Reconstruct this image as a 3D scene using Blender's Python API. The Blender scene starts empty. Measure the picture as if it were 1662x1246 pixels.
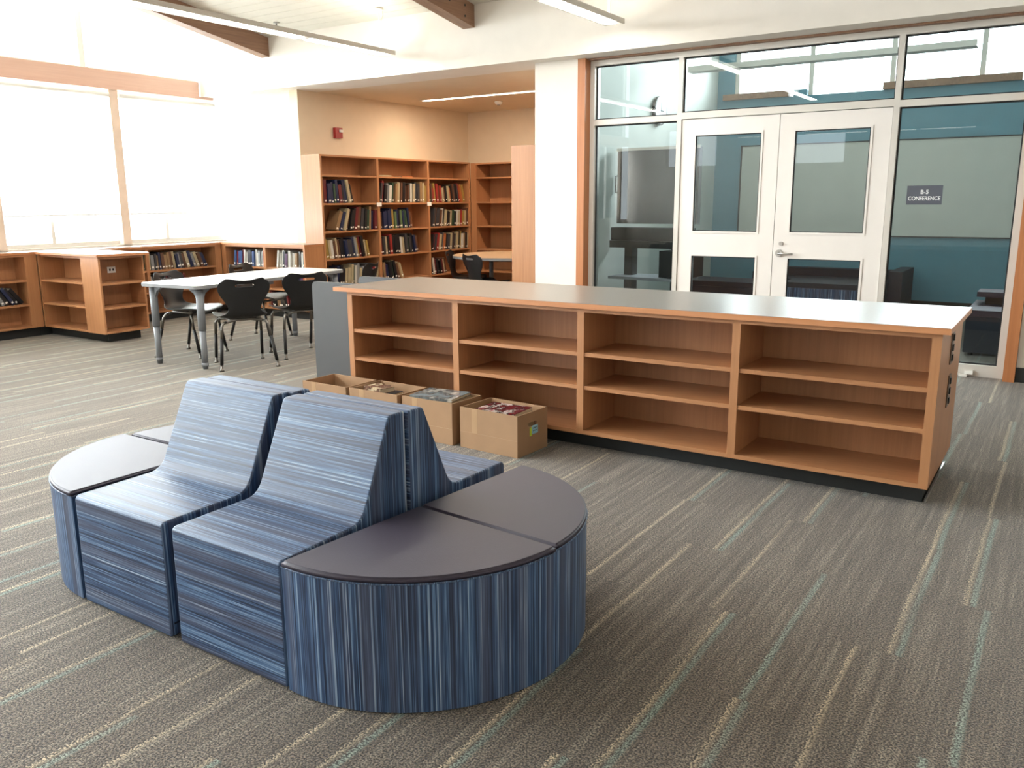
import bpy, bmesh, math, random
from mathutils import Vector, Matrix
PI = math.pi
random.seed(11)
SC = bpy.context.scene
COL = SC.collection

# ------------------------------------------------------------------ camera, world, light, exposure
def setup_camera():
    f = 1370.0
    yaw, pitch, roll = math.radians(33.33), math.radians(-12.258), math.radians(-.385)
    fw = Vector((-math.sin(yaw)*math.cos(pitch), math.cos(yaw)*math.cos(pitch), math.sin(pitch)))
    r = Vector((math.cos(yaw), math.sin(yaw), 0)); u = r.cross(fw)
    r2 = r*math.cos(roll)+u*math.sin(roll); u2 = u*math.cos(roll)-r*math.sin(roll)
    cd = bpy.data.cameras.new('camera'); cam = bpy.data.objects.new('camera', cd); COL.objects.link(cam)
    m = Matrix.Identity(4)
    for i in range(3):
        m[i][0] = r2[i]; m[i][1] = u2[i]; m[i][2] = -fw[i]
    m[2][3] = 1.42
    cam.matrix_world = m
    cd.sensor_fit = 'HORIZONTAL'; cd.sensor_width = 36; cd.lens = f*36/1662
    cd.clip_start = .02; cd.clip_end = 400
    SC.camera = cam
setup_camera()

w = bpy.data.worlds.new('sky'); SC.world = w; w.use_nodes = True
nt = w.node_tree; nt.nodes.clear()
wo = nt.nodes.new('ShaderNodeOutputWorld'); bg = nt.nodes.new('ShaderNodeBackground')
bg.inputs[0].default_value = (.90, .96, 1, 1); bg.inputs[1].default_value = 5.0
nt.links.new(bg.outputs[0], wo.inputs[0])

SC.view_settings.view_transform = 'Standard'
SC.view_settings.look = 'None'
SC.view_settings.exposure = 0.22
SC.view_settings.gamma = 1
SC.view_settings.use_curve_mapping = False

def area(name, loc, target, sx, sy, watts, col, spread=180):
    l = bpy.data.lights.new(name, 'AREA'); l.shape = 'RECTANGLE'; l.size = sx; l.size_y = sy
    l.energy = watts; l.color = col; l.spread = math.radians(spread)
    o = bpy.data.objects.new(name, l); COL.objects.link(o); o.location = loc
    d = Vector(target)-Vector(loc)
    o.rotation_euler = d.to_track_quat('-Z', 'Y').to_euler()
    return o
DAY = (.93, .97, 1.0)
# daylight just outside the glazing of each wall that has windows
area('daylight_left_windows', (-10.1, 1.6, 1.95), (0, 1.6, 1.75), 11.5, 2.0, 1900, DAY)
area('daylight_left_clerestory', (-10.3, 1.6, 3.9), (0, 1.6, 1.2), 11.5, 1.5, 1500, DAY)
area('daylight_conference_windows', (-2.6, 12.6, 3.5), (-2.6, 7, 1.3), 4.2, 1.2, 560, DAY)

# ------------------------------------------------------------------ materials
def rgb(r, g, b):
    f = lambda c: (c/255/12.92) if c/255 <= .04045 else ((c/255+.055)/1.055)**2.4
    return (f(r), f(g), f(b), 1)
class N:
    def __init__(s, name):
        s.m = bpy.data.materials.new(name); s.m.use_nodes = True; s.t = s.m.node_tree
        s.b = s.t.nodes['Principled BSDF']; s.o = s.t.nodes['Material Output']
    def new(s, t, **k):
        n = s.t.nodes.new(t)
        for a, v in k.items(): setattr(n, a, v)
        return n
    def link(s, a, b): s.t.links.new(a, b)
    def math(s, op, a, b=None, c=None):
        n = s.new('ShaderNodeMath', operation=op)
        for i, v in enumerate((a, b, c)):
            if v is None: continue
            if isinstance(v, (int, float)): n.inputs[i].default_value = v
            else: s.link(v, n.inputs[i])
        return n.outputs[0]
    def ramp(s, fac, stops, interp='LINEAR'):
        n = s.new('ShaderNodeValToRGB'); n.color_ramp.interpolation = interp
        e = n.color_ramp.elements
        while len(e) < len(stops): e.new(.5)
        for el, (p, c) in zip(e, stops): el.position = p; el.color = c
        s.link(fac, n.inputs[0]); return n.outputs[0]
    def mix(s, fac, a, b, mode='MIX'):
        n = s.new('ShaderNodeMix', data_type='RGBA', blend_type=mode)
        for i, v in ((0, fac), (6, a), (7, b)):
            if isinstance(v, (int, float)): n.inputs[i].default_value = v
            elif isinstance(v, tuple): n.inputs[i].default_value = v
            else: s.link(v, n.inputs[i])
        return n.outputs[2]
    def noise(s, vec, scale, detail=2, rough=.5, dims='3D'):
        n = s.new('ShaderNodeTexNoise', noise_dimensions=dims)
        n.inputs['Scale'].default_value = scale; n.inputs['Detail'].default_value = detail; n.inputs['Roughness'].default_value = rough
        if vec is not None: s.link(vec, n.inputs['Vector'])
        return n.outputs['Fac']
    def bump(s, h, strength, dist=.01):
        n = s.new('ShaderNodeBump'); n.inputs['Strength'].default_value = strength; n.inputs['Distance'].default_value = dist
        s.link(h, n.inputs['Height']); s.link(n.outputs[0], s.b.inputs['Normal'])
    def set(s, **k):
        for a, v in k.items(): s.b.inputs[a.replace('_', ' ')].default_value = v
    def mapping(s, out, scale, loc=(0, 0, 0)):
        n = s.new('ShaderNodeMapping'); n.inputs['Scale'].default_value = scale; n.inputs['Location'].default_value = loc
        s.link(out, n.inputs['Vector']); return n.outputs[0]

def plain(name, col, rough=.5, metal=0, spec=.5, bump=0, bscale=200, var=.06):
    n = N(name); tc = n.new('ShaderNodeTexCoord')
    f = n.noise(tc.outputs['Object'], 6, 3)
    dk = tuple(c*(1-var) for c in col[:3])+(1,); lt = tuple(min(1, c*(1+var)) for c in col[:3])+(1,)
    n.link(n.ramp(f, [(.3, dk), (.7, lt)]), n.b.inputs['Base Color'])
    n.set(Roughness=rough, Metallic=metal); n.b.inputs['Specular IOR Level'].default_value = spec
    if bump: n.bump(n.noise(tc.outputs['Object'], bscale, 2), bump, .002)
    return n.m

def wood(name, a, b, c, axis=2, rough=.38):
    n = N(name); tc = n.new('ShaderNodeTexCoord')
    sc = [55, 55, 55]; sc[axis] = 1.6
    oi = n.new('ShaderNodeObjectInfo')
    add = n.new('ShaderNodeVectorMath', operation='ADD'); n.link(tc.outputs['Object'], add.inputs[0]); n.link(oi.outputs['Random'], add.inputs[1])
    v = n.mapping(add.outputs[0], tuple(sc)); f = n.noise(v, 1.0, 4, .6)
    sc2 = [5, 5, 5]; sc2[axis] = .5
    f2 = n.noise(n.mapping(add.outputs[0], tuple(sc2)), 1, 2)
    g = n.ramp(f, [(.25, a), (.5, b), (.78, c)])
    n.link(n.mix(.35, g, n.ramp(f2, [(.3, a), (.7, c)])), n.b.inputs['Base Color'])
    n.set(Roughness=rough); n.bump(f, .05, .001)
    return n.m
WA, WB, WC = rgb(156, 106, 70), rgb(171, 119, 80), rgb(185, 133, 92)
M = {}
M['wood_v'] = wood('maple veneer upright grain', WA, WB, WC, 2)
M['wood_h'] = wood('maple veneer level grain', WA, WB, WC, 0)
M['wood_edge'] = wood('maple edging', rgb(172, 112, 72), rgb(185, 124, 82), rgb(196, 137, 93), 0)
M['jamb'] = wood('fir jamb', rgb(160, 98, 58), rgb(176, 112, 68), rgb(188, 126, 80), 2, .42)
M['beam'] = wood('glulam beam', rgb(118, 86, 66), rgb(142, 106, 82), rgb(162, 126, 98), 1, .5)
M['band'] = wood('window head timber', rgb(206, 168, 150), rgb(216, 180, 162), rgb(224, 192, 174), 1, .5)  # timber tint lightened: window flare put into the colour
M['band_pale'] = plain('glare-washed mullion', rgb(226, 204, 186), .5)  # paleness is the wash of window glare, set in the mullion's colour
M['wall'] = plain('off-white wall paint', rgb(228, 221, 211), .75, bump=.08, bscale=300, var=.02)
M['wall_cream'] = plain('cream alcove paint', rgb(220, 203, 178), .75, bump=.08, bscale=300, var=.02)
M['ceil'] = plain('painted ceiling boards', rgb(222, 217, 205), .7, var=.03, bump=.1, bscale=60)
M['blue'] = plain('teal blue wall paint', rgb(98, 142, 158), .7, var=.03)
M['confwall'] = plain('pale grey wall paint', rgb(190, 194, 188), .75, var=.02)
M['whiteboard'] = plain('whiteboard enamel', rgb(192, 192, 184), .35, var=.02)
M['alu'] = plain('painted aluminium frame', rgb(205, 200, 192), .38, .1, var=.02)
M['door'] = plain('door paint', rgb(226, 220, 214), .35, 0, var=.015)
M['gasket'] = plain('black rubber gasket', rgb(24, 26, 28), .6)
M['chrome'] = plain('chrome tube', rgb(120, 117, 112), .28, 1)
M['steel'] = plain('brushed steel', rgb(180, 178, 174), .35, 1)
M['black_plastic'] = plain('black moulded plastic', rgb(20, 22, 25), .36, bump=.25, bscale=500)
M['sleeve'] = plain('black leg sleeve', rgb(20, 20, 22), .4)
M['grey_leg'] = plain('grey painted steel', rgb(128, 132, 138), .4)
M['tabletop'] = plain('pale grey laminate', rgb(198, 196, 192), .28, var=.03)
M['table_edge'] = plain('grey table edging', rgb(142, 144, 146), .4)
M['tan_top'] = plain('beige laminate', rgb(190, 160, 128), .3, var=.03)
M['grey_panel'] = plain('grey laminate panel', rgb(74, 75, 77), .5, var=.03)
M['toe'] = plain('black rubber base', rgb(38, 40, 40), .45)
M['navy'] = plain('dark navy upholstery', rgb(26, 32, 46), .5)
M['dark'] = plain('black casing', rgb(20, 22, 24), .4)
M['vinyl'] = plain('charcoal vinyl', rgb(52, 45, 60), .5, bump=.18, bscale=350, var=.04)
M['cardboard'] = plain('brown cardboard', rgb(156, 122, 90), .8, var=.07, bump=.1, bscale=60)
M['cardboard_in'] = plain('cardboard inside', rgb(160, 120, 84), .85, var=.08)
M['tape'] = plain('packing tape', rgb(170, 137, 102), .3)
M['red'] = plain('red alarm plastic', rgb(150, 34, 36), .35)
M['white_plastic'] = plain('white plastic', rgb(232, 230, 224), .4, var=.02)
M['slate'] = plain('slate sign film', rgb(84, 88, 98), .5, var=.02)
M['lettering'] = plain('white lettering', rgb(235, 238, 238), .5, var=.01)
M['page'] = plain('book pages', rgb(214, 202, 176), .8)
M['sticker'] = plain('white spine sticker', rgb(232, 228, 218), .6)
M['blue_label'] = plain('pale blue paper label', rgb(150, 198, 214), .6)
M['lime'] = plain('lime green paper', rgb(190, 214, 60), .6)
M['dark_plate'] = plain('brown outlet plate', rgb(96, 78, 66), .4)
M['socket'] = plain('socket plate', rgb(206, 196, 178), .4)

def laminate():
    n = N('taupe laminate top'); tc = n.new('ShaderNodeTexCoord')
    f = n.noise(tc.outputs['Object'], 90, 3)
    n.link(n.ramp(f, [(.3, rgb(112, 103, 93)), (.7, rgb(124, 114, 103))]), n.b.inputs['Base Color'])
    n.set(Roughness=.28); n.b.inputs['Specular IOR Level'].default_value = .9; n.bump(f, .03, .001)
    return n.m
M['laminate'] = laminate()

def emit(name, col, s):
    n = N(name); n.b.inputs['Base Color'].default_value = (.9, .9, .9, 1)
    n.b.inputs['Emission Color'].default_value = col; n.b.inputs['Emission Strength'].default_value = s
    return n.m
M['lens'] = emit('lit lamp lens', (1, .95, .86, 1), 5)
M['lens_warm'] = emit('lit warm lamp lens', (1, .86, .68, 1), 6)

def shade():
    n = N('roller shade cloth'); t = n.t
    d = n.new('ShaderNodeBsdfDiffuse'); d.inputs[0].default_value = (.9, .9, .88, 1)
    tr = n.new('ShaderNodeBsdfTranslucent'); tr.inputs[0].default_value = (.95, .95, .93, 1)
    mx = n.new('ShaderNodeMixShader'); mx.inputs[0].default_value = .6
    n.link(d.outputs[0], mx.inputs[1]); n.link(tr.outputs[0], mx.inputs[2]); n.link(mx.outputs[0], n.o.inputs[0])
    return n.m
M['shade'] = shade()

def glass(name, tint, ior):
    n = N(name)
    tr = n.new('ShaderNodeBsdfTransparent'); tr.inputs[0].default_value = tint
    gl = n.new('ShaderNodeBsdfGlossy'); gl.inputs['Roughness'].default_value = 0
    fr = n.new('ShaderNodeFresnel'); fr.inputs[0].default_value = ior
    mx = n.new('ShaderNodeMixShader'); n.link(fr.outputs[0], mx.inputs[0]); n.link(tr.outputs[0], mx.inputs[1]); n.link(gl.outputs[0], mx.inputs[2])
    n.link(mx.outputs[0], n.o.inputs[0]); return n.m
M['glass'] = glass('clear pane', (.89, .925, .92, 1), 1.45)
M['pane_out'] = glass('outer window pane', (.97, .99, .99, 1), 1.3)

def carpet():
    n = N('striated plank carpet')
    geo = n.new('ShaderNodeNewGeometry'); sp = n.new('ShaderNodeSeparateXYZ'); n.link(geo.outputs['Position'], sp.inputs[0])
    x, y = sp.outputs[0], sp.outputs[1]
    cx = n.math('DIVIDE', n.math('ADD', x, .28), .25); col = n.math('FLOOR', cx); u = n.math('FRACT', cx)
    odd = n.math('MULTIPLY', n.math('FRACT', n.math('MULTIPLY', col, .5)), 1.0)
    ry = n.math('ADD', n.math('SUBTRACT', y, 2.2), odd); row = n.math('FLOOR', ry); v = n.math('FRACT', ry)
    cmb = n.new('ShaderNodeCombineXYZ'); n.link(col, cmb.inputs[0]); n.link(row, cmb.inputs[1])
    wn = n.new('ShaderNodeTexWhiteNoise', noise_dimensions='3D'); n.link(cmb.outputs[0], wn.inputs['Vector'])
    ws = n.new('ShaderNodeSeparateColor'); n.link(wn.outputs['Color'], ws.inputs[0])
    r1, r2, r3 = ws.outputs[0], ws.outputs[1], ws.outputs[2]
    # streaky tone along the plank
    def st(sx, sy, off):
        c = n.new('ShaderNodeCombineXYZ'); n.link(n.math('ADD', n.math('MULTIPLY', u, sx), n.math('MULTIPLY', r1, 50+off)), c.inputs[0])
        n.link(n.math('ADD', n.math('MULTIPLY', v, sy), n.math('MULTIPLY', r2, 37)), c.inputs[1]); return c.outputs[0]
    tone = n.noise(st(9, 1.2, 0), 1, 3, .6)
    fine = n.noise(st(34, 3.0, 9), 1, 2, .6)
    base = n.ramp(tone, [(.3, rgb(74, 65, 56)), (.5, rgb(94, 85, 75)), (.68, rgb(124, 116, 104))])
    base = n.mix(n.math('MULTIPLY', fine, .34), base, n.ramp(fine, [(.35, rgb(78, 70, 61)), (.68, rgb(142, 135, 121))]))
    base = n.mix(n.math('MULTIPLY', r3, .30), base, rgb(76, 67, 59))
    # tuft frays the streak edges
    fl = n.noise(geo.outputs['Position'], 170, 2, .6)
    fray = n.math('MULTIPLY', n.math('SUBTRACT', fl, .5), .17)
    wob = n.math('MULTIPLY', n.math('SUBTRACT', n.noise(st(.01, 1.6, 3), 1, 1), .5), .10)
    def streak(centre, width, lo, hi, salt):
        d = n.math('ABSOLUTE', n.math('SUBTRACT', n.math('ADD', n.math('ADD', u, wob), fray), centre))
        ss = n.new('ShaderNodeMapRange', interpolation_type='SMOOTHSTEP'); n.link(d, ss.inputs[0])
        ss.inputs[1].default_value = width*.55; ss.inputs[2].default_value = width; ss.inputs[3].default_value = 1; ss.inputs[4].default_value = 0
        return ss.outputs[0]
    c1 = n.math('ADD', .15, n.math('MULTIPLY', r1, .7)); c2 = n.math('ADD', c1, n.math('ADD', .07, n.math('MULTIPLY', r3, .05)))
    on1 = n.math('GREATER_THAN', r2, .22); on2 = n.math('GREATER_THAN', r3, .34)
    pat = n.math('MULTIPLY', n.noise(st(3, 2.2, 21), 1, 1), 1.5)
    s1 = n.math('MULTIPLY', n.math('MULTIPLY', streak(c1, .040, 0, 1, 1), on1), pat)
    s2 = n.math('MULTIPLY', n.math('MULTIPLY', streak(c2, .052, 0, 1, 2), on2), pat)
    base = n.mix(n.math('MINIMUM', n.math('MULTIPLY', s1, .62), .7), base, rgb(184, 170, 144))
    base = n.mix(n.math('MINIMUM', n.math('MULTIPLY', s2, .58), .66), base, rgb(124, 148, 140))
    # yarn fleck
    fk = n.ramp(fl, [(.40, (.20, .18, .16, 1)), (.5, (.92, .91, .90, 1)), (.60, (2.3, 2.2, 2.05, 1))])
    base = n.mix(1.0, base, fk, 'MULTIPLY')
    n.link(base, n.b.inputs['Base Color']); n.set(Roughness=.88); n.b.inputs['Specular IOR Level'].default_value = .25
    n.b.inputs['Sheen Weight'].default_value = .25; n.b.inputs['Sheen Roughness'].default_value = .5
    n.bump(fl, .8, .008)
    return n.m
M['carpet'] = carpet()

def stripes():
    n = N('blue striped vinyl'); uv = n.new('ShaderNodeUVMap'); uv.uv_map = 'UVMap'
    sp = n.new('ShaderNodeSeparateXYZ'); n.link(uv.outputs[0], sp.inputs[0]); s, t = sp.outputs[0], sp.outputs[1]
    oi = n.new('ShaderNodeObjectInfo'); off = n.math('MULTIPLY', oi.outputs['Random'], 13)
    def c(a, b, k):
        m_ = n.new('ShaderNodeCombineXYZ'); n.link(n.math('ADD', n.math('MULTIPLY', s, a), off), m_.inputs[0]); n.link(n.math('MULTIPLY', t, b), m_.inputs[1]); m_.inputs[2].default_value = k
        return m_.outputs[0]
    f0 = n.noise(c(26, .25, 0), 1, 1); f1 = n.noise(c(150, .35, 3), 1, 1); f2 = n.noise(c(430, 5.0, 7), 1, 2)
    blend = n.math('ADD', n.math('ADD', n.math('MULTIPLY', f0, .26), n.math('MULTIPLY', f1, .46)), n.math('MULTIPLY', f2, .28))
    colr = n.ramp(blend, [(.35, rgb(18, 25, 42)), (.44, rgb(32, 46, 74)), (.50, rgb(52, 76, 110)), (.55, rgb(84, 112, 146)), (.60, rgb(134, 154, 176)), (.67, rgb(190, 198, 206))])
    g = n.noise(c(18, .2, 15), 1, 1)
    colr = n.mix(n.ramp(g, [(.47, (0, 0, 0, 1)), (.58, (.65, .65, .65, 1))]), colr, n.ramp(blend, [(.35, rgb(42, 44, 60)), (.55, rgb(78, 82, 102)), (.7, rgb(150, 152, 158))]))
    n.link(colr, n.b.inputs['Base Color']); n.set(Roughness=.47); n.b.inputs['Specular IOR Level'].default_value = .45
    n.bump(blend, .12, .002)
    return n.m
M['stripe'] = stripes()

PAL = {'black': (30, 29, 32), 'charcoal': (58, 57, 60), 'navy': (34, 42, 72), 'dark green': (40, 66, 50), 'brown': (92, 62, 46), 'maroon': (98, 34, 38),
       'red': (142, 46, 42), 'tan': (140, 112, 80), 'cream': (168, 154, 124), 'grey': (128, 130, 132), 'white': (190, 188, 180), 'yellow': (148, 122, 62),
       'green': (86, 108, 74), 'teal': (42, 96, 108), 'orange': (168, 98, 56), 'blue': (60, 82, 124), 'plum': (84, 56, 86)}
BM = {k: plain('book cover '+k, rgb(*v), .42, var=.12) for k, v in PAL.items()}

# ------------------------------------------------------------------ mesh helpers
def box(bm, x0, x1, y0, y1, z0, z1, mi=0, mat=None):
    vs = [bm.verts.new((x, y, z)) for x in (x0, x1) for y in (y0, y1) for z in (z0, z1)]
    if mat is not None:
        for v in vs: v.co = mat @ v.co
    q = ((0, 1, 3, 2), (4, 6, 7, 5), (0, 4, 5, 1), (2, 3, 7, 6), (0, 2, 6, 4), (1, 5, 7, 3))
    fs = [bm.faces.new([vs[i] for i in a]) for a in q]
    for f in fs: f.material_index = mi
    return fs
def tube(bm, pts, r, seg=10, mi=0, cap=True):
    pts = [Vector(p) for p in pts]; rs = r if isinstance(r, (list, tuple)) else [r]*len(pts)
    rings = []; prev = None
    for i, p in enumerate(pts):
        d = (pts[min(i+1, len(pts)-1)]-pts[max(i-1, 0)]).normalized()
        a = prev-d*prev.dot(d) if prev else (Vector((0, 0, 1)) if abs(d.z) < .9 else Vector((1, 0, 0))).cross(d)
        a.normalize(); prev = a; b = d.cross(a)
        rings.append([bm.verts.new(p+(a*math.cos(t)+b*math.sin(t))*rs[i]) for t in [2*PI*k/seg for k in range(seg)]])
    for q in range(len(rings)-1):
        for k in range(seg):
            f = bm.faces.new((rings[q][k], rings[q][(k+1) % seg], rings[q+1][(k+1) % seg], rings[q+1][k])); f.smooth = True; f.material_index = mi
    if cap:
        for rr in (rings[0][::-1], rings[-1]): f = bm.faces.new(rr); f.material_index = mi
def prism(bm, poly, z0, z1, mi=0, axis='z'):
    def P(a, b, c): return {'z': (a, b, c), 'x': (c, a, b), 'y': (a, c, b)}[axis]
    lo = [bm.verts.new(P(a, b, z0)) for a, b in poly]; hi = [bm.verts.new(P(a, b, z1)) for a, b in poly]
    n_ = len(poly); fs = [bm.faces.new(lo[::-1]), bm.faces.new(hi)]
    for i in range(n_): fs.append(bm.faces.new((lo[i], lo[(i+1) % n_], hi[(i+1) % n_], hi[i])))
    for f in fs: f.material_index = mi
    return fs
def bev(bm, off, seg=2, ang=.5):
    es = [e for e in bm.edges if len(e.link_faces) == 2 and e.calc_face_angle(0) > ang]
    bmesh.ops.bevel(bm, geom=es, offset=off, segments=seg, affect='EDGES', profile=.6, clamp_overlap=True)
def fin(name, bm, mats, parent=None, loc=None, rot=None, smooth=False):
    bmesh.ops.recalc_face_normals(bm, faces=bm.faces)
    me = bpy.data.meshes.new(name); bm.to_mesh(me); bm.free()
    for m_ in (mats if isinstance(mats, (list, tuple)) else [mats]): me.materials.append(M[m_] if isinstance(m_, str) else m_)
    if smooth:
        for p in me.polygons: p.use_smooth = True
    o = bpy.data.objects.new(name, me); COL.objects.link(o)
    if parent: o.parent = parent
    if loc: o.location = loc
    if rot is not None: o.rotation_euler = rot
    return o
def bxo(name, mats, x0, x1, y0, y1, z0, z1, parent=None, b=0):
    bm = bmesh.new(); box(bm, x0, x1, y0, y1, z0, z1)
    if b: bev(bm, b, 1)
    return fin(name, bm, mats, parent)
def tag(o, label, cat, group=None):
    o['label'] = label; o['category'] = cat
    if group: o['group'] = group
    return o
def thing(name, label, cat, loc=(0, 0, 0), rz=0, group=None):
    o = bpy.data.objects.new(name, None); COL.objects.link(o); o.location = loc; o.rotation_euler = (0, 0, rz)
    o.empty_display_size = .1
    return tag(o, label, cat, group)
def struct(o): o['kind'] = 'structure'; return o
def dup(root, loc, rz, label, group=None):
    r = root.copy(); COL.objects.link(r); r.location = loc; r.rotation_euler = (0, 0, rz); r['label'] = label
    if group: r['group'] = group
    for ch in list(root.children):
        c = ch.copy(); COL.objects.link(c); c.parent = r
        for g in list(ch.children):
            d = g.copy(); COL.objects.link(d); d.parent = c
    return r
def SB(name, mats, *a): return struct(bxo(name, mats, *a))

# ------------------------------------------------------------------ the setting
XW = -9.62      # window wall
YF = 7.56       # front wall face
YH = 7.36       # header face
YG = 7.66       # glazed partition
SOF = 2.75      # soffit
def ceil_z(y): return 3.335+.167*(YH-y)
YR = -4.6

floor = SB('floor', 'toe', XW-.2, 3.2, YR-.2, 12.3, -.12, -.008)
# carpet planks, 25 cm by 1 m, laid half-bond
def planks():
    cells = []
    for c in range(-38, 14):
        x0 = -.28+.25*c
        if x0 < XW-.24 or x0 > 2.95: continue
        for r in range(-8, 11):
            y0 = 2.2+r-(.5 if c % 2 else 0)
            a, b_ = max(x0, XW), min(x0+.25, 3.0); lo, hi = max(y0, YR), min(y0+1, 12.0)
            if hi-lo < .02 or b_-a < .02: continue
            cells.append((a, b_, lo, hi))
    cr, sr = math.cos(math.radians(33.33)), math.sin(math.radians(33.33))
    def vis(c):
        x, y = (c[0]+c[1])/2, (c[2]+c[3])/2
        dep = -sr*x+cr*y; lat = cr*x+sr*y
        return dep > 1.05 and abs(lat) < .66*dep+.35, dep
    v = sorted([(vis(c)[1], c) for c in cells if vis(c)[0] and c[1]-c[0] > .24 and c[3]-c[2] > .99 and c[3] < 7.6])
    near = set(c for _, c in v[:296])
    bm = bmesh.new(); box(bm, 0, .2496, 0, .9994, -.0078, 0)
    first = fin('carpet_plank', bm, 'carpet', floor)
    k = 0
    rest = bmesh.new()
    for c in cells:
        if c in near:
            o = first if k == 0 else first.copy()
            if k: COL.objects.link(o)
            o.location = (c[0]+.0002, c[2]+.0003, 0); k += 1
        else:
            box(rest, c[0]+.0002, c[1]-.0002, c[2]+.0003, c[3]-.0003, -.0078, 0)
    r = fin('carpet_plank', rest, 'carpet', floor); r['kind'] = 'stuff'
planks()

# sloping ceiling of painted boards
ce = bmesh.new()
prism(ce, [(YR-.2, ceil_z(YR-.2)+.022), (YH+.2, ceil_z(YH+.2)+.022), (YH+.2, ceil_z(YH+.2)+.15), (YR-.2, ceil_z(YR-.2)+.15)], XW-.2, 3.2, axis='x')
ceiling = struct(fin('ceiling', ce, 'ceil'))
ct, st_ = 1/math.sqrt(1+.167**2), .167/math.sqrt(1+.167**2)
bw = .138
bb = bmesh.new(); box(bb, XW+.01, 2.98, 0, bw-.004, 0, .02); bev(bb, .004, 1)
b0 = fin('ceiling_board', bb, 'ceil', ceiling)
nb = int((YH-YR)/ct/bw)
for i in range(nb):
    o = b0 if i == 0 else b0.copy()
    if i: COL.objects.link(o)
    yy = YH-(i+1)*bw*ct
    o.location = (0, yy, ceil_z(yy)); o.rotation_euler = (-math.atan(.167), 0, 0)

# glulam beams
def beam(name, x0, x1):
    bm = bmesh.new(); d = .215
    prism(bm, [(YH-.002, ceil_z(YH)-.003-d), (YH-.002, ceil_z(YH)-.003), (YR+.02, ceil_z(YR)-.006), (YR+.02, ceil_z(YR)-.006-d)], x0, x1, axis='x'); bev(bm, .006, 1)
    o = struct(fin(name, bm, 'beam'))
    return o
tb = beam('trim_1', -8.42, -8.28); tb2 = beam('trim_2', -5.40, -5.26); beam('trim_3', -2.3, -2.16); beam('trim_4', .8, .94)
def dowels(par, x):
    for yy, dz in ((7.2, -.06), (7.2, -.16), (6.95, -.1), (6.3, -.06)):
        bm = bmesh.new(); tube(bm, [(x-.002, yy, ceil_z(yy)+dz), (x+.004, yy, ceil_z(yy)+dz)], .011, 10); fin('bolt_plug', bm, 'dark', par)
dowels(tb2, -5.26)

# walls round the main room
SB('wall_header', 'wall', XW, 3.0, YH, YH+.20, SOF, ceil_z(YH)+.18)
SB('ceiling_soffit', 'wall', XW-.2, 3.2, YH+.20, YG+.22, SOF, SOF+.2)
SB('wall_front_left', 'wall', XW, -8.20, YF, 7.72, 0, SOF)
SB('wall_front_middle', 'wall', -4.672, -4.184, YF, 7.90, 0, SOF)
SB('wall_front_right', 'wall', -.262, 3.0, 7.60, 7.76, 0, SOF)
bs = SB('baseboard_right', 'toe', -.262, 3.0, 7.588, 7.5995, 0, .115)
SB('wall_right', 'wall', 3.0, 3.2, YR, 7.76, 0, 5.5)
# rear wall with windows behind the camera
def rear():
    bm = bmesh.new()
    box(bm, XW, 3.0, YR-.2, YR, 0, .95); box(bm, XW, 3.0, YR-.2, YR, 3.6, 5.45)
    for a, b in ((XW, -8.6), (-7.3, -5.5), (-4.4, 3.0)): box(bm, a, b, YR-.2, YR, .95, 3.6)
    for a, b in ((-8.6, -7.3), (-5.5, -4.4)): box(bm, a, b, YR-.2, YR, .95, 2.2); box(bm, a, b, YR-.2, YR, 3.05, 3.6)
    struct(fin('wall_rear', bm, 'wall'))
rear()

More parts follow.
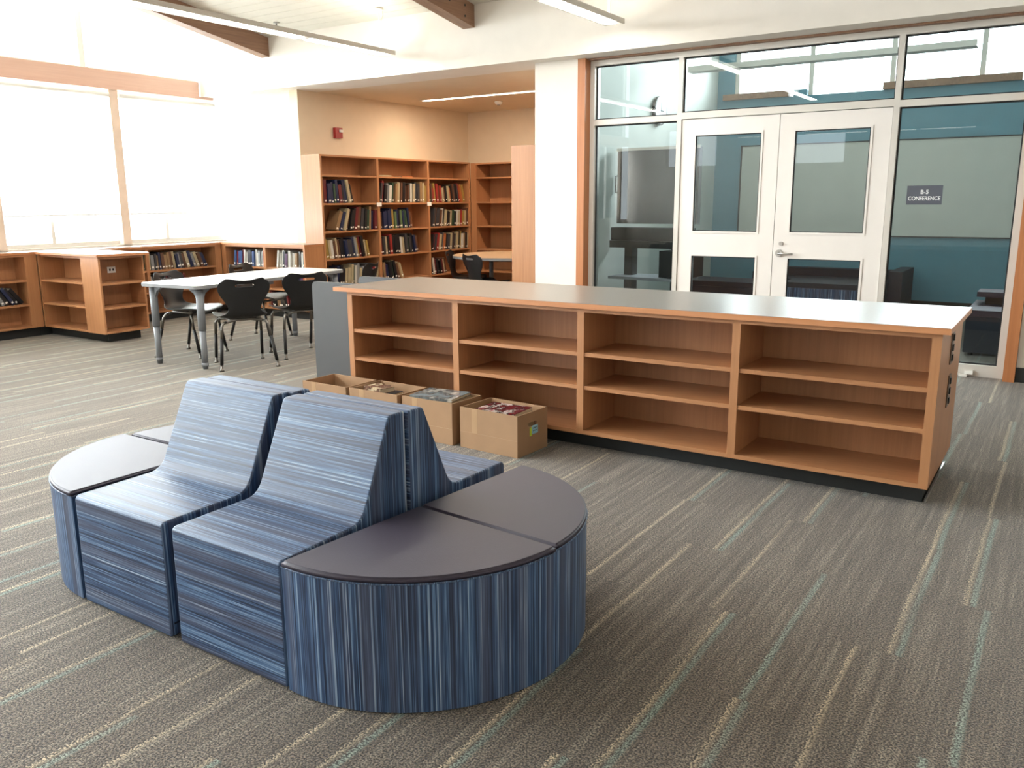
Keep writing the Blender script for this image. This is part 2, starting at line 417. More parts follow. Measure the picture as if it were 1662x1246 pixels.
# window wall on the left: sill wall, mullions, head timber, clerestory
def window_wall():
    bm = bmesh.new(); box(bm, XW-.16, XW, YR, 7.72, 0, .93); struct(fin('wall_left', bm, 'wall'))
    ys = [7.60, 6.13, 4.66, 3.19, 1.72, .25, -1.22, -2.69, -4.16]
    for i in range(len(ys)-1):
        y1, y0 = ys[i], ys[i+1]
        r = struct(bpy.data.objects.new('window_%d' % (i+1), None)); COL.objects.link(r); r.location = (XW, y0, .93)
        bm = bmesh.new()
        L = y1-y0
        box(bm, -.13, -.06, 0, .05, 0, 1.79); box(bm, -.13, -.06, L-.05, L, 0, 1.79)
        box(bm, -.13, -.06, .05, L-.05, 0, .05); box(bm, -.13, -.06, .05, L-.05, 1.74, 1.79); box(bm, -.125, -.065, L*.42-.02, L*.42+.02, .05, 1.74)
        fin('window_frame', bm, 'alu', r)
        bxo('pane', 'pane_out', -.10, -.092, .05, L-.05, .05, 1.74, r)
        bm = bmesh.new(); box(bm, -.06, 0.02, -.055, .055, 0, 1.79); fin('mullion', bm, 'band_pale', r)
        if i < 7:
            s = thing('roller_shade', '', 'window shade', (XW+.012, (y0+y1)/2, 0))
            s['label'] = ['white roller shade drawn down in the window nearest the room corner', 'white roller shade drawn down in the second window from the corner',
                          'white roller shade drawn down in the third window from the corner', 'white roller shade in the fourth window from the corner',
                          'white roller shade in the fifth window from the corner', 'white roller shade in the sixth window from the corner', 'white roller shade in the seventh window from the corner'][i]
            s['group'] = 'roller shades over the side windows'
            bm = bmesh.new(); h = L/2-.065
            bot = 1.30
            box(bm, .0, .003, -h, h, bot, 2.63); fin('shade_cloth', bm, 'shade', s)
            bm = bmesh.new(); tube(bm, [(.0015, -h, bot-.008), (.0015, h, bot-.008)], .010, 8); fin('hem_bar', bm, 'white_plastic', s)
            bm = bmesh.new(); tube(bm, [(.012, -h, 2.655), (.012, h, 2.655)], .026, 12); fin('roller_tube', bm, 'white_plastic', s)
    bm = bmesh.new(); box(bm, XW-.14, XW+.03, YR, 7.53, 2.72, 2.75); box(bm, XW-.14, XW+.01, YR, 7.34, 2.75, 2.93); struct(fin('trim_5', bm, 'band'))
    # clerestory over the timber
    r = struct(bpy.data.objects.new('window_9', None)); COL.objects.link(r); r.location = (0, 0, 0)
    y = 7.30
    while y > YR+.1:
        y2 = max(y-1.47, YR+.02)
        bm = bmesh.new(); box(bm, XW-.11, XW-.04, y-.035, y+.035, 2.93, ceil_z(y)-.05); fin('mullion', bm, 'white_plastic', r)
        bm = bmesh.new()
        prism(bm, [(y2+.035, 2.94), (y-.035, 2.94), (y-.035, ceil_z(y-.035)-.05), (y2+.035, ceil_z(y2+.035)-.05)], XW-.08, XW-.072, axis='x'); fin('pane', bm, 'pane_out', r)
        y = y2
    bxo('sill', 'white_plastic', XW-.13, XW-.02, YR, 7.34, 2.93, 2.945, r)
window_wall()

# alcove
SB('wall_alcove_left', 'wall_cream', -8.20, -8.062, 7.56, 11.06, 0, SOF)
SB('wall_alcove_back', 'wall_cream', -8.20, -4.50, 11.06, 11.2, 0, SOF)
SB('wall_alcove_right', 'wall_cream', -4.672, -4.50, 7.90, 11.06, 0, SOF)
SB('ceiling_alcove', 'wall_cream', -8.20, -4.50, YG+.22, 11.2, SOF, SOF+.15)

# timber jambs and glazed partition
SB('trim_6', 'jamb', -4.184, -4.102, 7.555, 7.72, 0, SOF-.001)
SB('trim_7', 'jamb', -.345, -.264, 7.555, 7.72, 0, SOF-.001)
SB('trim_8', 'beam', -4.10, -.347, 7.60, 7.74, 2.733, SOF-.001)
def partition():
    r = struct(bpy.data.objects.new('window_10', None)); COL.objects.link(r); r.location = (-2.2, YG, 0)
    ox = 2.2
    def fb(name, mats, x0, x1, y0, y1, z0, z1, b=.003): return bxo(name, mats, x0+ox, x1+ox, y0, y1, z0, z1, r, b)
    y0, y1 = 0, .115
    fb('frame_rail', 'alu', -4.10, -.347, y0, y1, 2.683, 2.732)
    fb('frame_rail', 'alu', -4.05, -3.19, y0, y1, 2.132, 2.185); fb('frame_rail', 'alu', -3.145, -1.33, y0, y1, 2.142, 2.20); fb('frame_rail', 'alu', -1.285, -.40, y0, y1, 2.135, 2.188)
    fb('frame_rail', 'alu', -4.05, -3.19, y0, y1, .001, .095); fb('frame_rail', 'alu', -1.285, -.40, y0, y1, .001, .095)
    for a, b in ((-4.10, -4.05), (-3.19, -3.145), (-1.33, -1.285), (-.40, -.347)): fb('frame_post', 'alu', a, b, y0, y1, .001, 2.683)
    for nm, (a, b, c, d) in {'l1': (-4.05, -3.19, .095, 2.132), 'l2': (-4.05, -3.19, 2.185, 2.683), 'm': (-3.145, -1.33, 2.20, 2.683), 'r1': (-1.285, -.40, .095, 2.135), 'r2': (-1.285, -.40, 2.188, 2.683)}.items():
        p = bxo('pane', 'glass', a+ox, b+ox, .05, .058, c, d, r)
        bm = bmesh.new(); g = .012
        for e in ((a, b, c, c+g), (a, b, d-g, d), (a, a+g, c+g, d-g), (b-g, b, c+g, d-g)): box(bm, e[0]+ox, e[1]+ox, .038, .05, e[2], e[3])
        fin('gasket', bm, 'gasket', p)
    bm = bmesh.new(); box(bm, -.62+ox, -.56+ox, -.03, 0, .02, .05); bev(bm, .006, 2); box(bm, -.66+ox, -.60+ox, -.045, -.01, .0005, .018); fin('door_holder', bm, 'white_plastic', r)
    # sign on the pane
    s = bxo('sign', 'slate', -1.182+ox, -.918+ox, .045, .0485, 1.366, 1.517, r)
    for body, z, sz in (('B-5', 1.450, .047), ('CONFERENCE', 1.400, .047)):
        cu = bpy.data.curves.new('sign_text', 'FONT'); cu.body = body; cu.size = sz; cu.align_x = 'CENTER'; cu.extrude = .0006; cu.offset = .0007
        t = bpy.data.objects.new('sign_text', cu); COL.objects.link(t)
        dg = bpy.context.evaluated_depsgraph_get(); me = bpy.data.meshes.new_from_object(t.evaluated_get(dg)); bpy.data.objects.remove(t)
        me.materials.clear(); me.materials.append(M['lettering'])
        if body == 'CONFERENCE':
            wdt = max(v.co.x for v in me.vertices)-min(v.co.x for v in me.vertices); k = .238/wdt
            for v in me.vertices: v.co.x *= k; v.co.y *= .95
        else:
            for v in me.vertices: v.co.x *= .95
        to = bpy.data.objects.new('lettering', me); COL.objects.link(to); to.parent = s; to.location = (-1.05+ox, .0443, z); to.rotation_euler = (PI/2, 0, 0)
partition()
def door(name, x0, x1, px0, px1, handle):
    r = struct(bpy.data.objects.new(name, None)); COL.objects.link(r); r.location = (x0, YG+.012, 0)
    W = x1-x0; a, b = px0-x0, px1-x0; T = .045
    panes = [(.25, .90), (1.13, 1.99)]
    bm = bmesh.new()
    box(bm, 0, a, 0, T, .012, 2.136); box(bm, b, W, 0, T, .012, 2.136)
    for z0, z1 in ((.012, .25), (.90, 1.13), (1.99, 2.136)): box(bm, a, b, 0, T, z0, z1)
    fin('door_panel', bm, 'door', r)
    for z0, z1 in panes:
        p = bxo('pane', 'glass', a, b, .018, .026, z0, z1, r)
        bm = bmesh.new(); g = .018
        for e in ((a-g, b+g, z0-g, z0), (a-g, b+g, z1, z1+g), (a-g, a, z0, z1), (b, b+g, z0, z1)): box(bm, e[0], e[1], -.006, .0, e[2], e[3])
        bev(bm, .002, 1); fin('glazing_bead', bm, 'door', p)
        bm = bmesh.new(); g = .008
        for e in ((a, b, z0, z0+g), (a, b, z1-g, z1), (a, a+g, z0+g, z1-g), (b-g, b, z0+g, z1-g)): box(bm, e[0], e[1], .006, .018, e[2], e[3])
        fin('gasket', bm, 'gasket', p)
    if handle:
        bm = bmesh.new(); hx, hz = .055, .945
        tube(bm, [(hx, -.001, hz), (hx, -.014, hz)], .032, 18); tube(bm, [(hx, -.014, hz), (hx, -.05, hz)], .012, 12)
        tube(bm, [(hx, -.048, hz), (hx+.05, -.052, hz), (hx+.10, -.048, hz-.004), (hx+.13, -.044, hz-.003)], [.011, .011, .010, .009], 10)
        fin('door_handle', bm, 'steel', r)
        bm = bmesh.new(); tube(bm, [(hx+.012, -.001, 1.03), (hx+.012, -.012, 1.03)], .018, 14); fin('lock_cylinder', bm, 'steel', r)
door('door_1', -3.141, -2.243, -3.003, -2.397, False)
door('door_2', -2.237, -1.334, -2.103, -1.491, True)

# conference room behind the glass
SB('wall_conference_left', 'confwall', -4.52, -4.40, 7.92, 12.0, 0, 4.3)
def confback():
    bm = bmesh.new(); box(bm, -4.52, 1.2, 12.0, 12.15, 0, 2.76); box(bm, -4.52, 1.2, 12.0, 12.15, 4.1, 4.3)
    box(bm, -4.52, -4.16, 12.0, 12.15, 2.76, 4.1); box(bm, -3.35, -3.18, 12.0, 12.15, 2.76, 2.84); box(bm, 0.9, 1.2, 12.0, 12.15, 2.76, 4.1)
    struct(fin('wall_conference_back', bm, 'blue'))
    bxo_ = SB('trim_9', 'beam', -4.30, -3.40, 11.93, 12.15, 2.76, 2.835); SB('trim_10', 'beam', -2.22, -.70, 11.93, 12.15, 2.76, 2.845)
    r = struct(bpy.data.objects.new('window_11', None)); COL.objects.link(r)
    bm = bmesh.new(); box(bm, -4.16, .9, 12.03, 12.1, 4.04, 4.1)
    fin('frame_rail', bm, 'alu', r)
    for x in (-4.16, -3.16, -2.16, -1.16, -.16, .85): bxo('mullion', 'alu', x, x+.06, 12.02, 12.1, 2.76, 4.04, r)
    for x in (-4.10, -3.10, -2.10, -1.10, -.10): bxo('pane', 'pane_out', x, x+.94, 12.07, 12.078, 2.78, 4.04, r)
confback()
SB('wall_conference_right', 'blue', 1.2, 1.32, 7.76, 12.15, 0, 4.3)
SB('ceiling_conference', 'confwall', -4.52, 1.32, 7.88, 12.15, 4.3, 4.4)
SB('wall_conference_front', 'confwall', -4.4, 1.2, 7.77, 7.88, SOF+.2, 4.3)
def whiteboard():
    t = thing('whiteboard', 'long pale whiteboard on the blue wall behind the glass doors', 'whiteboard', (-2.1, 11.998, .93))
    bxo('board', 'whiteboard', -1.9, 1.46, -.02, 0, .01, 1.20, t)
    bm = bmesh.new()
    for e in ((-1.92, 1.48, -.006, .01), (-1.92, 1.48, 1.20, 1.216), (-1.92, -1.9, .01, 1.20), (1.46, 1.48, .01, 1.20)): box(bm, e[0], e[1], -.028, 0, e[2], e[3])
    fin('board_frame', bm, 'dark', t)
whiteboard()
def clock():
    t = thing('wall_clock', 'round dark-rimmed wall clock high on the pale conference room wall', 'clock', (-4.398, 9.95, 2.47))
    bm = bmesh.new(); tube(bm, [(.001, 0, 0), (.045, 0, 0)], .17, 32); fin('clock_case', bm, 'dark', t)
    bm = bmesh.new(); tube(bm, [(.0455, 0, 0), (.048, 0, 0)], .15, 32); f = fin('clock_face', bm, 'lettering', t)
    bm = bmesh.new(); box(bm, .0485, .0505, -.006, .006, -.01, .10); box(bm, .051, .053, -.01, .08, -.007, .007); fin('clock_hand', bm, 'dark', f)
clock()
def tv_cart():
    t = thing('display_cart', 'tall grey flat display on a black wheeled cart behind left glass pane', 'display', (-3.98, 8.75, 0), math.radians(-4))
    bm = bmesh.new(); box(bm, -.36, .62, 0, .07, 1.16, 1.96); bev(bm, .008, 2); sc = fin('display_panel', bm, 'grey_panel', t)
    bxo('display_bezel', 'alu', -.37, .63, -.012, -.001, 1.945, 1.975, sc)
    bm = bmesh.new(); tube(bm, [(-.362, .03, 1.5), (-.40, .03, 1.5), (-.40, .03, 1.68), (-.362, .03, 1.68)], .01, 8); fin('grab_handle', bm, 'dark', sc)
    bm = bmesh.new(); box(bm, -.36, .6, -.12, .02, .98, 1.12); box(bm, -.36, .6, -.15, .02, .90, .975); bev(bm, .01, 1); fin('soundbar_tray', bm, 'dark', t)
    bxo('cart_post', 'dark', -.24, -.14, -.02, .10, .09, .90, t); bxo('cart_post', 'dark', .34, .44, -.02, .10, .09, .90, t)
    bm = bmesh.new(); box(bm, -.32, .55, -.24, .22, .56, .59); bev(bm, .006, 1); fin('cart_shelf', bm, 'grey_leg', t)
    bm = bmesh.new(); box(bm, .30, .62, -.22, .2, .60, .88); fin('equipment_case', bm, 'dark', t)
    bm = bmesh.new(); box(bm, -.32, -.24, -.34, .34, .05, .09); box(bm, .44, .52, -.34, .34, .05, .09); box(bm, -.24, .44, -.03, .05, .05, .09); b = fin('cart_base', bm, 'dark', t)
    for x in (-.28, .48):
        for y in (-.3, .3):
            bm = bmesh.new(); tube(bm, [(x-.012, y, .0255), (x+.012, y, .0255)], .025, 12); fin('caster', bm, 'sleeve', b)
tv_cart()

# ------------------------------------------------------------------ striped lounge seating
def uv_fix(o, fn):
    me = o.data; uvl = me.uv_layers.new(name='UVMap')
    for p in me.polygons:
        for li in p.loop_indices:
            uvl.data[li].uv = fn(me.vertices[me.loops[li].vertex_index].co, p.normal, p.center)
def fillet(poly, idx, rad, seg):
    out = []
    n_ = len(poly)
    for i, p in enumerate(poly):
        if i in idx:
            r_ = rad[i] if isinstance(rad, dict) else rad
            a = Vector(poly[i-1])-Vector(p); b = Vector(poly[(i+1) % n_])-Vector(p); a.normalize(); b.normalize()
            half = a.angle(b)/2; d = r_/math.tan(half); P = Vector(p)
            c = P+(a+b).normalized()*(r_/math.sin(half)); s = P+a*d; e = P+b*d
            a0 = math.atan2(s.y-c.y, s.x-c.x); a1 = math.atan2(e.y-c.y, e.x-c.x)
            while a1-a0 > PI: a1 -= 2*PI
            while a1-a0 < -PI: a1 += 2*PI
            for k in range(seg+1): t = a0+(a1-a0)*k/seg; out.append((c.x+r_*math.cos(t), c.y+r_*math.sin(t)))
        else: out.append(tuple(p))
    return out
def make_lounge_chair(label, loc, rz):
    # local: x across, y = 0 back plane .. 0.575 front, z up
    t = thing('lounge_chair', label, 'lounge chair', loc, rz)
    W = .252
    poly = [(0.001, .006), (.575, .006), (.572, .408), (.225, .412), (.078, .735), (.001, .735)]
    poly = fillet(poly, {2, 3, 4}, {2: .018, 3: .075, 4: .022}, 5)
    bm = bmesh.new(); n_ = len(poly)
    xs = [-W+2*W*k/8 for k in range(9)]
    rows = [[bm.verts.new((x, y, z)) for (y, z) in poly] for x in xs]
    for a in range(8):
        for i in range(n_): bm.faces.new((rows[a][i], rows[a][(i+1) % n_], rows[a+1][(i+1) % n_], rows[a+1][i]))
    bm.faces.new(rows[0][::-1]); bm.faces.new(rows[-1])
    bmesh.ops.recalc_face_normals(bm, faces=bm.faces)
    es = [e for e in bm.edges if e.calc_face_angle(0) > 1.2]
    bmesh.ops.bevel(bm, geom=es, offset=.009, segments=3, affect='EDGES', profile=.6)
    for f in bm.faces: f.smooth = True
    o = fin('upholstery', bm, 'stripe', t)
    cum = [0]
    for i in range(n_): cum.append(cum[-1]+(Vector(poly[(i+1) % n_])-Vector(poly[i])).length)
    def s_of(c):
        best = (9, 0); p = Vector((c.y, c.z))
        for i in range(n_):
            a, b = Vector(poly[i]), Vector(poly[(i+1) % n_]); d = b-a; L = d.length
            if L < 1e-6: continue
            k = max(0, min(1, (p-a).dot(d)/L/L)); q = (p-a-d*k).length
            if q < best[0]-1e-6: best = (q, cum[i]+k*L)
        return best[1]
    def fn(co, nrm, cen):
        if abs(nrm.x) > .7: return (co.y*1.0+3.3, co.z)
        s1 = s_of(co); s2 = s_of(cen)
        if abs(s1-s2) > 1: s1 = s2
        return (s1, co.x)
    uv_fix(o, fn)
    m = o.modifiers.new('soft', 'WEIGHTED_NORMAL'); m.keep_sharp = False
    for sx in (-1, 1):
        bm = bmesh.new(); box(bm, sx*W-.0015, sx*W+.0015, .02, .56, .048, .054); fin('base_seam', bm, 'navy', t)
    return t
CY = 2.095
chairs = [('striped blue lounge chair facing the viewer, left of the front pair', (-2.614, CY, 0), PI),
          ('striped blue lounge chair facing the viewer, right of the front pair', (-2.060, CY, 0), PI)]
for l, p, rz in chairs: make_lounge_chair(l, p, rz)
make_lounge_chair('striped blue lounge chair turned away, back-to-back behind the right front one', (-2.046, CY+.001, 0), 0)
make_lounge_chair('striped blue lounge chair turned away, back-to-back behind the left front one', (-2.595, CY+.001, 0), 0)
def quarter(label, loc, rz, R=.565):
    # corner at origin, spanning +x and -y
    t = thing('quarter_ottoman', label, 'ottoman', loc, rz)
    seg = 40; arc = [(R*math.cos(-PI/2*k/seg), R*math.sin(-PI/2*k/seg)) for k in range(seg+1)]
    poly = [(0, 0)]+arc
    bm = bmesh.new(); lo = [bm.verts.new((x, y, .006)) for x, y in poly]
    zs = [.02, .2, .39, .397]; rings = [lo]
    for z in zs: rings.append([bm.verts.new((x, y, z)) for x, y in poly])
    n_ = len(poly)
    for a in range(len(rings)-1):
        for i in range(n_): bm.faces.new((rings[a][i], rings[a][(i+1) % n_], rings[a+1][(i+1) % n_], rings[a+1][i]))
    bm.faces.new(lo[::-1]); bm.faces.new(rings[-1])
    for f in bm.faces: f.smooth = True
    body = fin('side_cover', bm, 'stripe', t)
    def fn(co, nrm, cen):
        if abs(nrm.z) > .8: return (co.x, co.y)
        th = math.atan2(co.y, co.x)
        if co.x*co.x+co.y*co.y > R*R*.97 and abs(nrm.x*co.x+nrm.y*co.y) > .5*R: return (th*R+7.1, co.z)
        return ((co.x-co.y), co.z)
    uv_fix(body, fn); body.modifiers.new('soft', 'EDGE_SPLIT')
    bm = bmesh.new(); k = 1.0
    fs = prism(bm, [(x*k, y*k) for x, y in poly], .397, .416); bmesh.ops.recalc_face_normals(bm, faces=bm.faces)
    es = [e for e in bm.edges if all(v.co.z > .41 for v in e.verts) and len(e.link_faces) == 2]
    bmesh.ops.bevel(bm, geom=es, offset=.007, segments=3, affect='EDGES')
    for f in bm.faces: f.smooth = True
    tp = fin('top_cushion', bm, 'vinyl', t); tp.modifiers.new('soft', 'WEIGHTED_NORMAL')
    bm = bmesh.new(); pts = [(x, y, .397) for x, y in poly]+[(0, 0, .397)]
    tube(bm, pts, .003, 6); p = fin('piping', bm, 'stripe', t); uv_fix(p, lambda co, n2, c2: ((math.atan2(co.y, co.x))*R*2.2+co.x, 0))
    return t
quarter('grey-topped quarter-round ottoman at right front, nearest the viewer', (-1.748, CY-.012, 0), math.radians(-5))
quarter('grey-topped quarter-round ottoman at right rear of the lounge cluster', (-1.7475, CY-.004, 0), math.radians(85), .56)
quarter('grey-topped quarter-round ottoman at left front of the lounge cluster', (-2.888, CY-.006, 0), math.radians(-90))
quarter('grey-topped quarter-round ottoman mostly hidden at left rear of the lounge cluster', (-2.858, CY+.012, 0), math.radians(180))

# ------------------------------------------------------------------ bookcases
def bookcase(label, loc, rz, L, D, H, toe, xs, shelves, th=.022, uth=.042, toe_in=.11, top=None, back=True, opendepth=None, name='bookcase', blank=None):
    """local: x along the front, y into the case, z up; xs = opening edges [(a,b),...]; shelves = underside..top heights"""
    t = thing(name, label, 'bookcase', loc, rz)
    od = opendepth or D-.02
    bm = bmesh.new(); box(bm, .03, L-.03, toe_in, D-.01 if toe_in else D, 0.001, toe); fin('toe_kick', bm, 'toe', t)
    edges = [0]+[v for ab in xs for v in ab]+[L]
    for i in range(0, len(edges), 2):
        a, b = edges[i], edges[i+1]
        nm = 'side_panel' if i in (0, len(edges)-2) else 'divider'
        bm = bmesh.new(); box(bm, a, b, 0, D, toe, H); bev(bm, .0015, 1); fin(nm, bm, 'wood_v', t)
    for (a, b) in xs:
        bm = bmesh.new(); box(bm, a, b, .0, od, toe, toe+th); bev(bm, .0015, 1); fin('bottom_shelf', bm, 'wood_h', t)
        for z in shelves:
            bm = bmesh.new(); box(bm, a+.0005, b-.0005, .006, od, z-th, z); bev(bm, .0015, 1); fin('shelf', bm, 'wood_edge' if 0 else 'wood_h', t)
        bm = bmesh.new(); box(bm, a, b, od, od+.015, toe+th, H); fin('back_panel', bm, 'wood_v', t)
        bm = bmesh.new(); box(bm, a, b, 0, .02 if top else od, H-.022, H); fin('top_rail', bm, 'wood_h', t)
    return t

# long low bookcase in the middle
BX0, BX1, BY = -4.058, -.436, 4.150
ed = [-4.015, -3.170, -3.127, -2.286, -2.243, -1.391, -1.349, -.478]
lb = bookcase('long low maple bookcase with four open bays under a taupe top', (BX0, BY, 0), 0, BX1-BX0, .84, .828, .10,
              [(ed[i]-BX0, ed[i+1]-BX0) for i in range(0, 8, 2)], [.384, .577], opendepth=.40, top=True)
def counter(par, x0, x1, y0, y1, z0, z1, rad=0, topm='laminate', edgem='wood_edge', wobble=None):
    bm = bmesh.new(); box(bm, x0, x1, y0, y1, z0, z1-.0015); bev(bm, .002, 1); c = fin('counter_edge', bm, edgem, par)
    bm = bmesh.new(); box(bm, x0+.003, x1-.003, y0+.003, y1-.003, z1-.0013, z1); fin('counter_top', bm, topm, par)
counter(lb, -4.158-BX0, -.402-BX0, -.028, .862, .829, .858)
# back of the long case
bxo('back_panel', 'wood_h', .04, BX1-BX0-.04, .815, .838, .10, .828, lb)
for z, dx in ((.72, .0), (.50, .03)):
    bm = bmesh.new(); X = BX1-BX0
    box(bm, X+.0005, X+.006, .36+dx, .44+dx, z-.09, z+.07); bev(bm, .003, 1); p = fin('outlet_plate', bm, 'dark_plate', lb)
    bm = bmesh.new()
    for k in (-.06, -.01, .04): box(bm, X+.0062, X+.012, .385+dx, .415+dx, z+k-.015, z+k+.015)
    fin('socket_face', bm, 'sleeve', p)
bxo('base_trim', 'steel', BX1-BX0-.02, BX1-BX0-.012, .115, .80, .001, .02, lb)

# tall alcove bookcases
TX = -7.742
tall = bookcase('tall maple bookcase full of books along the alcove left wall', (TX, YF+.001, 0), PI/2, 3.095, .318, 1.985, .10,
                [(.030, 1.012), (1.052, 2.068), (2.106, 3.06)], [1.745, 1.402, 1.058, .716, .372], uth=.04, toe_in=.04)
tall2 = bookcase('tall empty maple bookcase across the alcove back wall', (-7.735, 10.66, 0), 0, 2.6, .395, 1.975, .10,
                 [(.10, 1.02), (1.06, 1.98), (2.02, 2.57)], [1.765, 1.405, 1.050, .700, .372], toe_in=.04)
tall3 = bookcase('tall maple bookcase seen end-on beside the white pillar', (-4.965, 10.55, 0), -PI/2, 2.985, .288, 1.972, .10,
                 [(.03, .95), (.99, 1.96), (2.0, 2.955)], [1.745, 1.402, 1.058, .716, .372], toe_in=.04)
for x in (TX,):
    for yy in (1.03, 2.086):
        bm = bmesh.new(); box(bm, yy-.04, yy+.05, -.006, -.0005, 1.355, 1.405); fin('shelf_tag', bm, 'white_plastic', tall)

# low bookcases under the windows
HL = .888
low1 = bookcase('low maple bookcase of books under the white wall, ending at the tall one', (-9.289, 7.238, 0), 0, 1.547, .316, HL, .10,
                [(.084, .809), (.844, 1.517)], [.62, .36], toe_in=.05, top=True)
counter(low1, -.320, 1.552, -.008, .315, HL+.001, HL+.026)
low2 = bookcase('low maple bookcase under the side windows behind the table', (-9.29, 5.44, 0), PI/2, 1.79, .31, HL, .10,
                [(.04, .70), (.74, 1.70)], [.62, .36], toe_in=.05, top=True)
counter(low2, .0, 1.785, -.016, .312, HL+.001, HL+.026)
low3 = bookcase('low maple bookcase under the side windows at the left edge', (-9.36, 1.9, 0), PI/2, 2.98, .24, HL, .10,
                [(.03, .98), (1.02, 1.97), (2.01, 2.85)], [.62, .36], toe_in=.05, top=True)
counter(low3, 0, 2.96, -.016, .244, HL+.001, HL+.026)
def peninsula():
    t = thing('bookcase', 'low maple bookcase jutting from the window wall with open end shelves', 'bookcase', (-9.355, 4.885, 0), 0)
    L, D = 1.15, .52
    bxo('toe_kick', 'toe', -.10, L-.12, .10, D-.05, .001, .10, t); bxo('toe_kick', 'toe', -.10, -.055, -.03, .0995, .001, .099, t)
    bxo('divider', 'wood_v', .0, .03, 0, D, .10, HL, t, .0015)
    bxo('end_panel', 'wood_v', .83, L, 0, .02, .10, HL, t, .0015)
    bxo('back_panel', 'wood_h', .03, L-.02, D-.02, D, .10, HL, t, .0015)
    bxo('divider', 'wood_v', .86, .88, .021, D-.021, .10, HL, t)
    bxo('back_panel', 'wood_v', .031, .858, .27, .285, .10, HL, t)
    for z in (.122, .37, .62):
        bxo('shelf', 'wood_h', .031, .829, .004, .269, z-.022, z, t, .0015)
        bxo('shelf', 'wood_h', .882, L-.004, .022, D-.022, z-.022, z, t, .0015)
    bxo('top_rail', 'wood_h', .031, L-.002, .022, D-.022, HL-.025, HL-.001, t)
    for (y, s) in ((.10, .05), (.30, .09)):
        b = bxo('outlet_plate', 'white_plastic', .8805, .886, y-s/2, y+s/2, .70, .765, t)
        for q in (-.2, .2): bxo('socket_face', 'sleeve', .8862, .888, y+q*s-.009, y+q*s+.009, .722, .745, b)
    bm = bmesh.new(); r_ = .10
    P = [(-.25, -.02), (L+.02, -.02), (L+.03, D*.5), (L+.10, D-.06), (L+.09, D+.02), (L-.05, D+.03), (-.25, D+.03)]
    P = fillet(P, {3, 4}, {3: .06, 4: .06}, 5)
    prism(bm, P, HL+.001, HL+.0245); bev(bm, .002, 1, .8); fin('counter_edge', bm, 'wood_edge', t)
    bm = bmesh.new(); prism(bm, [(x*.996, y*.99) for x, y in P], HL+.0247, HL+.026); fin('counter_top', bm, 'laminate', t)
peninsula()

# ------------------------------------------------------------------ books
ORD = ['first', 'second', 'third', 'fourth', 'fifth', 'sixth', 'seventh', 'eighth', 'ninth', 'tenth', 'eleventh', 'twelfth', 'thirteenth', 'fourteenth', 'fifteenth',
       'sixteenth', 'seventeenth', 'eighteenth', 'nineteenth', 'twentieth', 'twenty-first', 'twenty-second', 'twenty-third', 'twenty-fourth', 'twenty-fifth', 'twenty-sixth', 'twenty-seventh', 'twenty-eighth']
def book_mesh(t, h, d, col, sticker=True):
    bm = bmesh.new(); c = .0025
    # spine faces local -y, standing, origin at base left front
    box(bm, 0, c, 0, d, 0, h, 0); box(bm, t-c, t, 0, d, 0, h, 0); box(bm, c, t-c, 0, c, 0, h, 0)
    box(bm, c, t-c, c, d-.004, .004, h-.004, 1)
    if sticker and random.random() < .85:
        zz = random.uniform(.012, .03)
        box(bm, .2*t, .8*t, -.0008, 0, zz, zz+random.uniform(.014, .022), 2)
    return bm
def book_row(root, opening, z, depth_in, n, side, lean0, lean1, where, group, pal, tr=(.014, .034), hr=(.19, .27), gap_start=0, rnd=None, dr=(.15, .2)):
    """fill an opening of a case (a, b) from its left or right side; lean grows from lean0 to lean1 (deg) towards the free end"""
    rz = root.rotation_euler[2]; R = Matrix.Rotation(rz, 3, 'Z'); base = root.location
    a, b = opening; out = []
    rnd = rnd or random
    books = []
    for i in range(n):
        t = rnd.uniform(*tr); h = rnd.uniform(*hr); d = rnd.uniform(*dr)
        k = i/max(1, n-1); ang = math.radians(lean0+(lean1-lean0)*k**1.5)
        books.append([t, h, d, ang, rnd.choice(pal)])
    mh = max(x[1] for x in books)
    x = gap_start+.002; prev = None; pos = []
    for i, (t, h, d, ang, c) in enumerate(books):
        if i == 0: x += h*math.sin(ang)
        elif ang > prev[3]: x += min(h, prev[1])*(math.tan(ang)-math.tan(prev[3]))+.0008
        if x+t/math.cos(ang) > (b-a)-.004: break
        pos.append((x, t, h, d, ang, c)); x += t/math.cos(ang)+.0008; prev = (t, h, d, ang)
    m = len(pos)
    for i, (x, t, h, d, ang, c) in enumerate(pos):
        # side 'l': books lean to the left (top towards the left side); mirrored for 'r'
        if side == 'l': lx = a+x; rot = -ang; k = i
        else: lx = b-x-t; rot = ang; k = m-1-i
        o = fin('book', book_mesh(t, h, d, c), [BM[c], 'page', 'sticker'])
        yin = depth_in-.015+rnd.uniform(0, .035)
        if side == 'l': P = Vector((lx, yin, z+.0006))
        else: # pivot on the base right corner
            P = Vector((b-x-t*math.cos(ang), yin, z+.0006+t*math.sin(ang)))
        Q = R @ P
        o.location = Vector(base)+Q
        o.rotation_euler = (Matrix.Rotation(rz, 3, 'Z') @ Matrix.Rotation(rot, 3, 'Y')).to_euler()
        adj = 'leaning ' if ang > .16 else ''
        tag(o, '%s%s book, %s from left, %s' % (adj, c, ORD[k] if k < len(ORD) else 'far', where), 'book', group)
        out.append(o)
    return out
DK = ['black', 'charcoal', 'navy', 'black', 'charcoal', 'brown', 'dark green', 'maroon', 'navy', 'grey', 'cream', 'tan', 'plum', 'black']
MX = ['charcoal', 'black', 'brown', 'black', 'brown', 'cream', 'tan', 'red', 'navy', 'charcoal', 'white', 'grey', 'dark green', 'yellow', 'maroon', 'cream', 'black']
